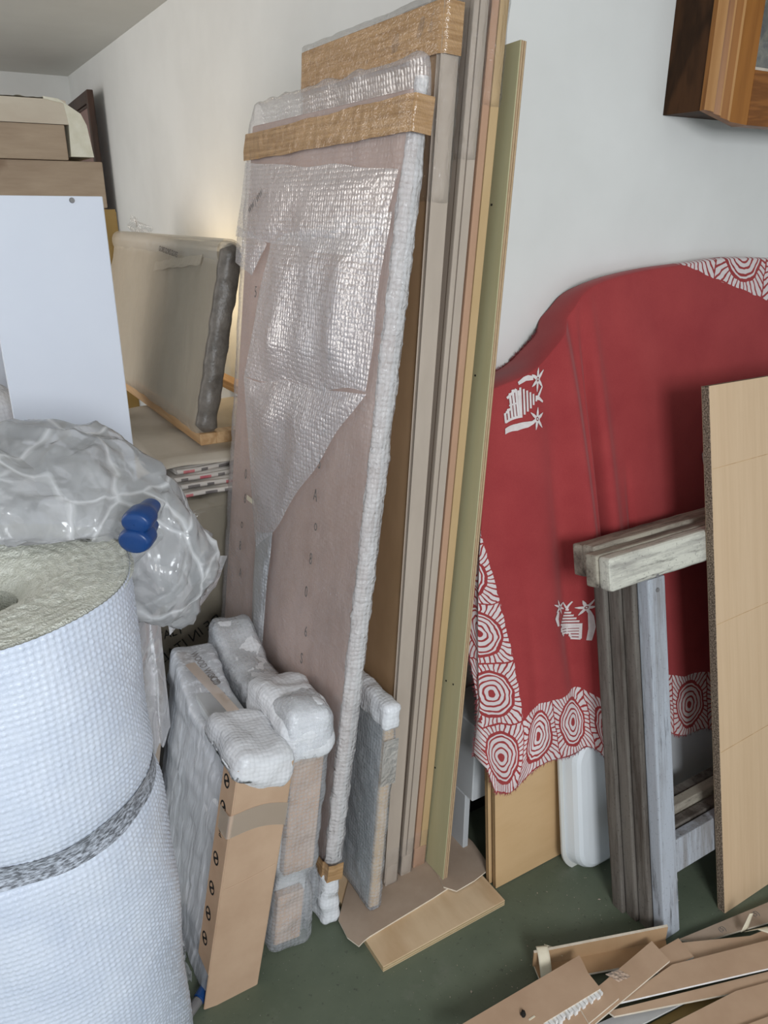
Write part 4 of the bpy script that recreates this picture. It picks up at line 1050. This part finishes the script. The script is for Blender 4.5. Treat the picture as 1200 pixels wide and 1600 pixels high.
# ------------------------------------------------------------------ clear plastic bag over the roll
def bag():
    c = Vector((0.183, 1.50, 1.14))
    root = empty('plastic_bag', 'big crumpled clear plastic bag slumped behind the bubble wrap roll', 'plastic bag', c)
    dl, rt_ = Vector((0.515, 0.857, 0)), Vector((0.857, -0.515, 0))
    def blob(rx, ry, rz, off, seed, amp):
        def fn(s, t):
            a = 2 * PI * s; b = PI * (t - 0.5)
            d = Vector((math.cos(a) * math.cos(b), math.sin(a) * math.cos(b), math.sin(b)))
            q = d + Vector((seed, seed, seed))
            w = 1 + amp * noise.noise(q * 1.5)
            gx, gz = d.x - 0.35, d.z + 0.55                    # long creases fan out from where the bag is gathered
            an, ra = math.atan2(gz, gx), math.hypot(gx, gz)
            cx_, sx_ = math.cos(an), math.sin(an)
            for fr, am in ((2.1, 0.34), (4.6, 0.15)):
                n1 = noise.noise(Vector((cx_ * fr + seed, sx_ * fr + d.y * 1.2, ra * 0.55)) + Vector((0.25 * noise.noise(q * 3), 0.25 * noise.noise(q * 3 + Vector((9, 0, 0))), 0)))
                w += amp * am * (1.0 - min(1, abs(n1) * 3.2)) ** 1.6 * min(1, ra * 1.4)
            w += amp * 0.10 * noise.noise(q * 5)
            p = rt_ * (d.x * rx) + dl * (d.y * ry) + Vector((0, 0, d.z * rz))
            q = p * w + off + c                               # the bag settles on top of the roll
            rx_, ry_ = q.x - 0.0, q.y - 1.262
            rr = math.hypot(rx_, ry_)
            du, dz_ = 0.262 - rr, 1.197 - q.z
            if du > 0 and dz_ > 0:
                if du < dz_: k = 0.262 / max(rr, 1e-3); q.x, q.y = rx_ * k, 1.262 + ry_ * k
                else: q.z = 1.197 + 0.004 * noise.noise(q * 14)
            return q - c
        return fn
    sheet('bag_body', blob(0.262, 0.16, 0.215, rt_ * (-0.035) + Vector((0, 0, 0.004)), 2.3, 0.20), 190, 120, M['bag'], root)
    sheet('bag_fold', blob(0.215, 0.13, 0.16, rt_ * (-0.055) + dl * (-0.045) + Vector((0, 0, 0.005)), 5.1, 0.28), 160, 100, M['bag'], root)
    sheet('bag_fold', blob(0.115, 0.09, 0.145, rt_ * 0.165 + Vector((0, 0, -0.06)), 8.7, 0.24), 130, 80, M['bag'], root)
    # tail hanging down beside the roll
    def tail(s, t):
        top = Vector((0.245 + 0.10 * s, 1.36 + 0.14 * s, 1.13 - 0.02 * s)); bot = Vector((0.285 + 0.05 * s, 1.46 + 0.06 * s, 0.60))
        p = top.lerp(bot, t)
        o = 0.035 * math.sin(s * 8 + t * 3) * (0.3 + t * 0.4) + 0.02 * noise.noise(Vector((s * 4, t * 4, 2)))
        return p + Vector((-0.3, -0.8, 0)) * o - c
    sheet('bag_tail', tail, 30, 60, M['bag_flap'], root)
    def tail2(s, t):
        top = Vector((0.37 + 0.13 * s, 1.60 - 0.10 * s, 1.02)); bot = Vector((0.40 + 0.10 * s, 1.66 - 0.04 * s, 0.78 + 0.10 * s))
        p = top.lerp(bot, t)
        o = 0.03 * math.sin(s * 9 + t * 2) * (0.4 + t * 0.4) + 0.02 * noise.noise(Vector((s * 5, t * 4, 9)))
        return p + Vector((-0.5, -0.8, 0)) * o - c
    sheet('bag_tail', tail2, 30, 40, M['bag_flap'], root)
bag()
# blue plastic grip with two lobes poking out of the bag
gr = empty('blue_grip', 'two-lobed blue plastic grip poking out of the plastic bag', 'handle', (0.250, 1.207, 1.221), Vector((-0.62, -0.76, -0.12)).to_track_quat('Z', 'Y').to_euler())
def lobe(nm, off, r, l, par):
    prof = [(r * 0.6, -l), (r * 0.75, -l * 0.6), (r * 0.97, -0.02), (r, 0.0), (r * 0.98, 0.006), (r * 0.88, 0.012), (r * 0.55, 0.015), (0.0005, 0.016)]
    def cap(s, t):
        a = 2 * PI * s; k = t * (len(prof) - 1); i = min(int(k), len(prof) - 2); f = k - i
        rr = prof[i][0] * (1 - f) + prof[i + 1][0] * f; z = prof[i][1] * (1 - f) + prof[i + 1][1] * f
        return (off[0] + 1.28 * rr * math.cos(a), off[1] + rr * math.sin(a), off[2] + z)
    return sheet(nm, cap, 26, 21, M['blue_plastic'], par)
lobe('lobe', (0, 0, 0), 0.0225, 0.052, gr)
lobe('lobe', (0.006, 0.032, -0.006), 0.0205, 0.056, gr)
# blue foot and scrap of bubble wrap on the floor beside the roll
ft = empty('table_foot', 'blue rubber foot on a grey tube lying by the foot of the roll', 'foot', (0.276, 1.296, 0.019), (0, R(90), R(215)))
def tubef(r0, r1, l):
    bm = bmesh.new(); bmesh.ops.create_cone(bm, cap_ends=True, segments=18, radius1=r0, radius2=r1, depth=l, matrix=Matrix.Translation((0, 0, l / 2))); return bm
bm = tubef(0.018, 0.014, 0.045); bmesh.ops.bevel(bm, geom=[e for e in bm.edges if len(e.link_faces) == 2 and e.calc_face_angle() > 1], offset=0.004, segments=3, affect='EDGES'); bmesh.ops.translate(bm, verts=bm.verts, vec=(0, 0, -0.045))
from_bm('rubber_foot', bm, M['blue_plastic'], ft)
from_bm('tube', tubef(0.012, 0.012, 0.10), M['screw'], ft)
bpy.data.objects['rubber_foot']['label'] = 'blue rubber foot'
sc = empty('bubble_wrap_scrap', 'crumpled clear bubble wrap scrap on the floor between roll and front package', 'wrap scrap', (0.262, 1.46, 0.0))
def scrap(s, t):
    a = 2 * PI * s; b = PI * t
    q = Vector((math.cos(a) * math.sin(b), math.sin(a) * math.sin(b), math.cos(b)))
    w = 1 + 0.5 * noise.noise(q * 2.2) + 0.25 * ridge(q, 4.0)
    return (q.x * 0.024 * w, q.y * 0.075 * w, 0.105 - 0.02 + q.z * 0.075 * min(w, 1.15))
sheet('wrap', scrap, 60, 40, M['bubble_clear'], sc)
def scrap2(s, t): return (-0.022 + 0.04 * s + 0.008 * math.sin(t * 9), -0.10 + 0.16 * t, 0.004 + 0.03 * abs(noise.noise(Vector((s * 4, t * 5, 2)))))
sheet('loose_corner', scrap2, 16, 24, M['bubble_clear'], sc)

# ------------------------------------------------------------------ white board and the clutter of the far room
wb = empty('white_board', 'tall white laminate board with a screw near its top, behind the plastic bag', 'board', (0.165, 1.955, 0.0), (R(-0.3), 0, R(2.0)))
wpan = box('panel', (0, 0, 0), (0.265, 0.018, 1.757), M['white_lam'], wb, 0.001)
box('edge_strip', (0.2651, 0.0005, 0.001), (0.2658, 0.0175, 1.756), M['tray_rim'], wb, 0.0002)
bm = bmesh.new(); bmesh.ops.create_cone(bm, cap_ends=True, segments=14, radius1=0.0065, radius2=0.005, depth=0.006, matrix=Matrix.Translation((0.197, -0.002, 1.748)) @ Matrix.Rotation(PI / 2, 4, 'X'))
from_bm('screw', bm, M['screw'], wpan)
# bubble wrapped bundle left of the white board
wrb = empty('wrapped_bundle', 'bright bubble wrapped bundle standing left of the white board', 'wrapped bundle', (-0.10, 2.12, 0.0))
box('contents', (-0.10, 0.03, 0.02), (0.27, 0.27, 1.22), M['cabinet'], wrb, 0.02, 2)
wrap_box('bubble_sleeve', (-0.13, 0.0, 0.0), (0.30, 0.30, 1.29), M['bubble_thick'], wrb, 0.05, 0.02, 0.018, 9, 31.0)
# cabinet carrying the old planks
oc = empty('tall_cabinet', 'white cabinet behind the white board, old planks lying on top', 'cabinet', (-0.05, 2.66, 0.0))
box('carcass', (0, 0.02, 0.05), (0.46, 0.42, 1.735), M['white_lam'], oc, 0.002)
box('door', (0.002, 0.0, 0.06), (0.229, 0.018, 1.73), M['white_lam'], oc, 0.002)
box('door', (0.231, 0.0, 0.06), (0.458, 0.018, 1.73), M['white_lam'], oc, 0.002)
box('plinth', (0.02, 0.04, 0.0), (0.44, 0.40, 0.05), M['tray_rim'], oc, 0.001)
pl = empty('old_plank', 'stained old plank, lowest of the stack on the tall cabinet', 'plank', (-0.40, 2.63, 1.736))
box('plank', (0.32, 0, 0), (0.985, 0.30, 0.130), M['old_plank'], pl, 0.004, 2)
pl = empty('old_plank', 'dark stained old plank in the middle of the stack on the cabinet', 'plank', (-0.40, 2.62, 1.867))
box('plank', (0.30, 0, 0), (0.888, 0.30, 0.094), M['old_plank'], pl, 0.004, 2)
fo = empty('foam_block', 'pale dirty block with a chamfered cream end on top of the stack', 'block', (-0.40, 2.62, 1.962))
bm = bmesh.new()
L = [(0.31, 0), (0.90, 0), (0.90, 0.062), (0.88, 0.064), (0.31, 0.064)]
vs = [bm.verts.new((p[0], 0, p[1])) for p in L]; r = bmesh.ops.extrude_face_region(bm, geom=[bm.faces.new(vs)])
for e in r['geom']:
    if isinstance(e, bmesh.types.BMVert): e.co.y = 0.28
from_bm('block', bm, M['old_pale'], fo)
bm = bmesh.new()
L = [(0.895, -0.085), (0.960, -0.085), (0.950, 0.000), (0.937, 0.030), (0.880, 0.066), (0.84, 0.070), (0.84, 0.064), (0.893, 0.055), (0.900, 0.0)]
vs = [bm.verts.new((p[0], -0.003, p[1])) for p in L]; bm.faces.new(vs)
r = bmesh.ops.extrude_face_region(bm, geom=bm.faces[:])
for e in r['geom']:
    if isinstance(e, bmesh.types.BMVert): e.co.y = 0.29
bmesh.ops.triangulate(bm, faces=bm.faces[:])
from_bm('foam_end', bm, M['foam_white'], fo)
def toplayer(s, t): return (0.32 + 0.54 * s, 0.27 * t, 0.066 + 0.008 * abs(noise.noise(Vector((s * 16, t * 5, 1)))))
sheet('foam_skin', toplayer, 60, 12, M['foam_white'], fo)
# mauve panel in a dark frame, leaning by the wall
mp = empty('framed_panel', 'mauve panel in a dark brown frame standing by the far wall', 'panel', (1.09, 4.92, 0.0), (0, 0, R(-2.5)))
h = 2.355
box('panel', (-0.020, 0.045, 0.0), (-0.012, 0.78, h - 0.05), M['mauve'], mp, 0.001)
box('stile', (-0.034, 0.0, 0.0), (0.0, 0.050, h), M['dark_frame'], mp, 0.003)
box('stile', (-0.034, 0.77, 0.0), (0.0, 0.82, h), M['dark_frame'], mp, 0.003)
box('top_rail', (-0.034, 0.050, h - 0.062), (0.0, 0.77, h), M['dark_frame'], mp, 0.003)
box('bead', (-0.026, 0.050, h - 0.078), (-0.010, 0.77, h - 0.064), M['dark_frame'], mp, 0.002)
ocb = empty('ochre_cardboard', 'ochre cardboard sheet standing edge-up behind the white board', 'cardboard', (0.528, 3.70, 0.0), (R(-1), 0, 0))
box('sheet', (0, 0, 0), (0.332, 0.006, 1.738), M['card_ochre'], ocb, 0.001)
box('fold_flap', (0.329, 0.0, 0.0), (0.335, 0.10, 1.728), M['card_ochre'], ocb, 0.001)

# ------------------------------------------------------------------ crate in film with the printed sheet, newspapers and wrapped frame
cr_ = empty('wrapped_crate', 'dark crate in clear printed furniture film behind the packages', 'crate', (0.44, 2.19, 0.0))
box('crate', (0.02, 0.02, 0.0), (0.64, 0.80, 0.86), M['crate'], cr_, 0.01, 2)
box('lid', (0.0, 0.0, 0.865), (0.66, 0.82, 0.905), M['crate'], cr_, 0.006, 2)
crf = wrap_box('film', (0.0, -0.012, 0.0), (0.66, 0.82, 0.915), M['crate_film'], cr_, 0.03, 0.022, 0.016, 9, 41.0)
nx = (1, 0, 0.42); ny = (-0.42, 0, 1)
mir = frame_mat((0.305, -0.028, 0.515), (-1, 0, -0.48), (-0.48, 0, 1))
text_mesh('printed_words', 'MADE IN ITALY', 0.048, M['black_ink'], crf, mir @ Matrix.Identity(4), sx=0.95)
text_mesh('printed_words', 'ITALY', 0.044, M['black_ink'], crf, frame_mat((0.022, -0.027, 0.470), (1, 0, 0.08), (-0.08, 0, 1)), sx=0.85)
# folded newspapers on the crate
lab = ['bottom folded newspaper of the pile on the wrapped crate', 'second newspaper of the pile, with pink print', 'middle newspaper with a rolled fold', 'upper newspaper of the pile, under the cream sheet']
for k in range(4):
    T = empty('newspaper', lab[k], 'newspaper', (0.585 + 0.014 * (k % 2), 2.16 + 0.02 * k, 0.926 + k * 0.0185), (0, R(-2.5 + k * 1.0), R(-9 + 5 * k)), 'newspapers piled on the wrapped crate')
    for q in range(4):
        def pg(s, t, q=q, k=k):
            return (0.30 * s, 0.28 * t, 0.0016 + q * 0.0036 + 0.004 * math.sin(s * 6 + k + q) * (1 - t) * 0.5 + 0.0015)
        o = sheet('folded_page', pg, 16, 8, M['newsprint'], T); solid(o, 0.0016)
    def foldedge(s, t, k=k):
        a = PI * (t - 0.5); return (0.30 * s, -0.002 - 0.009 * math.cos(a), 0.0095 + 0.0075 * math.sin(a) + 0.002 * math.sin(s * 6 + k))
    sp = o = sheet('folded_spine', foldedge, 16, 8, M['newsprint'], T); solid(o, 0.0012)
    for q in range(5):
        def ink(s, t, q=q, k=k):
            a = PI * (0.15 + 0.5 * t - 0.5); u = 0.02 + q * 0.058 + 0.036 * s * (1 if (q + k) % 2 else 0.6)
            return (u, -0.0035 - 0.0092 * math.cos(a), 0.0095 + 0.0077 * math.sin(a) + 0.002 * math.sin(u / .3 * 6 + k))
        sheet('print_block', ink, 4, 4, M['pink_ink'] if (q + k) % 3 == 0 else M['grey_ink'], sp)
csh = empty('cream_sheet', 'cream dust sheet spread over the newspapers under the wrapped frame', 'sheet', (0.46, 2.20, 1.002))
def cs(s, t):
    z = 0.022 + 0.012 * noise.noise(Vector((s * 4, t * 4, 1))) - 0.05 * max(0, 0.12 - s) / 0.12
    if t < 0.06: z -= 0.016 * (1 - t / 0.06)
    return (0.02 + 0.62 * s, 0.0 + 0.02 * math.sin(s * 7) + 0.75 * t, z)
o = sheet('sheet', cs, 50, 50, M['cloth_cream'], csh); solid(o, 0.003)
# pine batten frame lying under the wrapped canvas
bt = empty('batten_frame', 'raw pine batten frame lying on the cream sheet', 'frame', (0.70, 2.27, 1.046), (R(0.0), 0, R(0)))
box('batten', (0, 0, 0), (0.052, 0.95, 0.036), M['batten'], bt, 0.002)
box('batten', (0.36, 0, 0), (0.412, 0.95, 0.036), M['batten'], bt, 0.002)
box('cross_batten', (0.052, 0.0, 0.0), (0.36, 0.05, 0.036), M['batten'], bt, 0.002)
box('cross_batten', (0.052, 0.90, 0.0), (0.36, 0.95, 0.036), M['batten'], bt, 0.002)
cf = lean('wrapped_canvas', 'framed canvas in dusty film with dark foam along its upright edge', 'wrapped canvas', 0.700, 2.285, 1.086, 0.235)
w, t, h = 1.35, 0.05, 0.565
box('canvas', (0.012, 0.03, 0.02), (t - 0.008, w, h - 0.02), M['canvas'], cf, 0.004)
wrap_box('dusty_film', (-0.006, 0.0, -0.01), (t + 0.006, w + 0.02, h + 0.012), M['dusty_film'], cf, 0.016, 0.022, 0.006, 7, 51.0)
def foam(s, tt):
    a = 2 * PI * s; z = -0.005 + tt * (h + 0.012)
    rr = 1 + 0.16 * noise.noise(Vector((z * 25, math.cos(a), math.sin(a))))
    e = min(1, min(tt, 1 - tt) * 18 + 0.25)
    return (t * 0.5 + 0.034 * rr * math.cos(a) * e, 0.012 + 0.026 * rr * math.sin(a) * e, z)
sheet('edge_foam', foam, 24, 70, M['grey_wrap'], cf)
def topfold(s, tt):
    a = PI * (tt * 1.2 - 0.3)
    y = 0.02 + s * (w - 0.02)
    dr = 0.016 * noise.noise(Vector((y * 6, 2, 2)))
    return (t * 0.5 - 0.040 * math.cos(a), y, h - 0.015 + 0.035 * math.sin(a) - (0.05 + dr * 2) * max(0, 0.3 - tt))
sheet('film_fold', topfold, 90, 12, M['dusty_film'], cf)
for k in range(2):
    def strand(s, tt, k=k):
        y = 0.15 + 0.5 * s; return (-0.012 - 0.004 * tt, y, h - 0.035 - 0.05 * s - 0.03 * tt + 0.012 * noise.noise(Vector((y * 8, tt, k))))
    sheet('film_strand', strand, 40, 4, M['dusty_film'], cf)
text_mesh('printed_mark', 'GLOVES GLOVES GLOVES', 0.026, M['grey_ink'], cf, frame_mat((-0.020, 0.60, h - 0.045), (0, -1, -0.06), (0, -0.06, 1)), sx=0.75)
fs = lambda s, t: (t_ := 0, (0.04 + 0.03 * noise.noise(Vector((s * 3, t * 3, 5))), 0.95 + 0.35 * s, h + 0.005 + 0.085 * t * (0.4 + 0.6 * s) ))[1]
sheet('film_tuft', fs, 16, 10, M['clear'], cf)
tag(bpy.data.objects['wrapped_canvas'], None)

# ------------------------------------------------------------------ litter on the floor
v = []; f = []
for k in range(110):
    x, y = random.uniform(0.70, 1.5), random.uniform(0.88, 1.15); s = random.uniform(0.0004, 0.0012) * (1 if k % 14 else 2.2); a = random.random() * 6
    b = len(v)
    for q in range(4):
        v.append((x + s * math.cos(a + q * 1.57) * (1 if q % 2 else 2.0), y + s * math.sin(a + q * 1.57) * (1 if q % 2 else 2.0), 0.0006 + 0.0006 * (q % 2)))
    f.append((b, b + 1, b + 2, b + 3))
lit = from_py('sawdust', v, f, M['card_pale']); tag(lit, 'specks of sawdust and paper scattered on the green floor', 'litter', None, 'stuff')
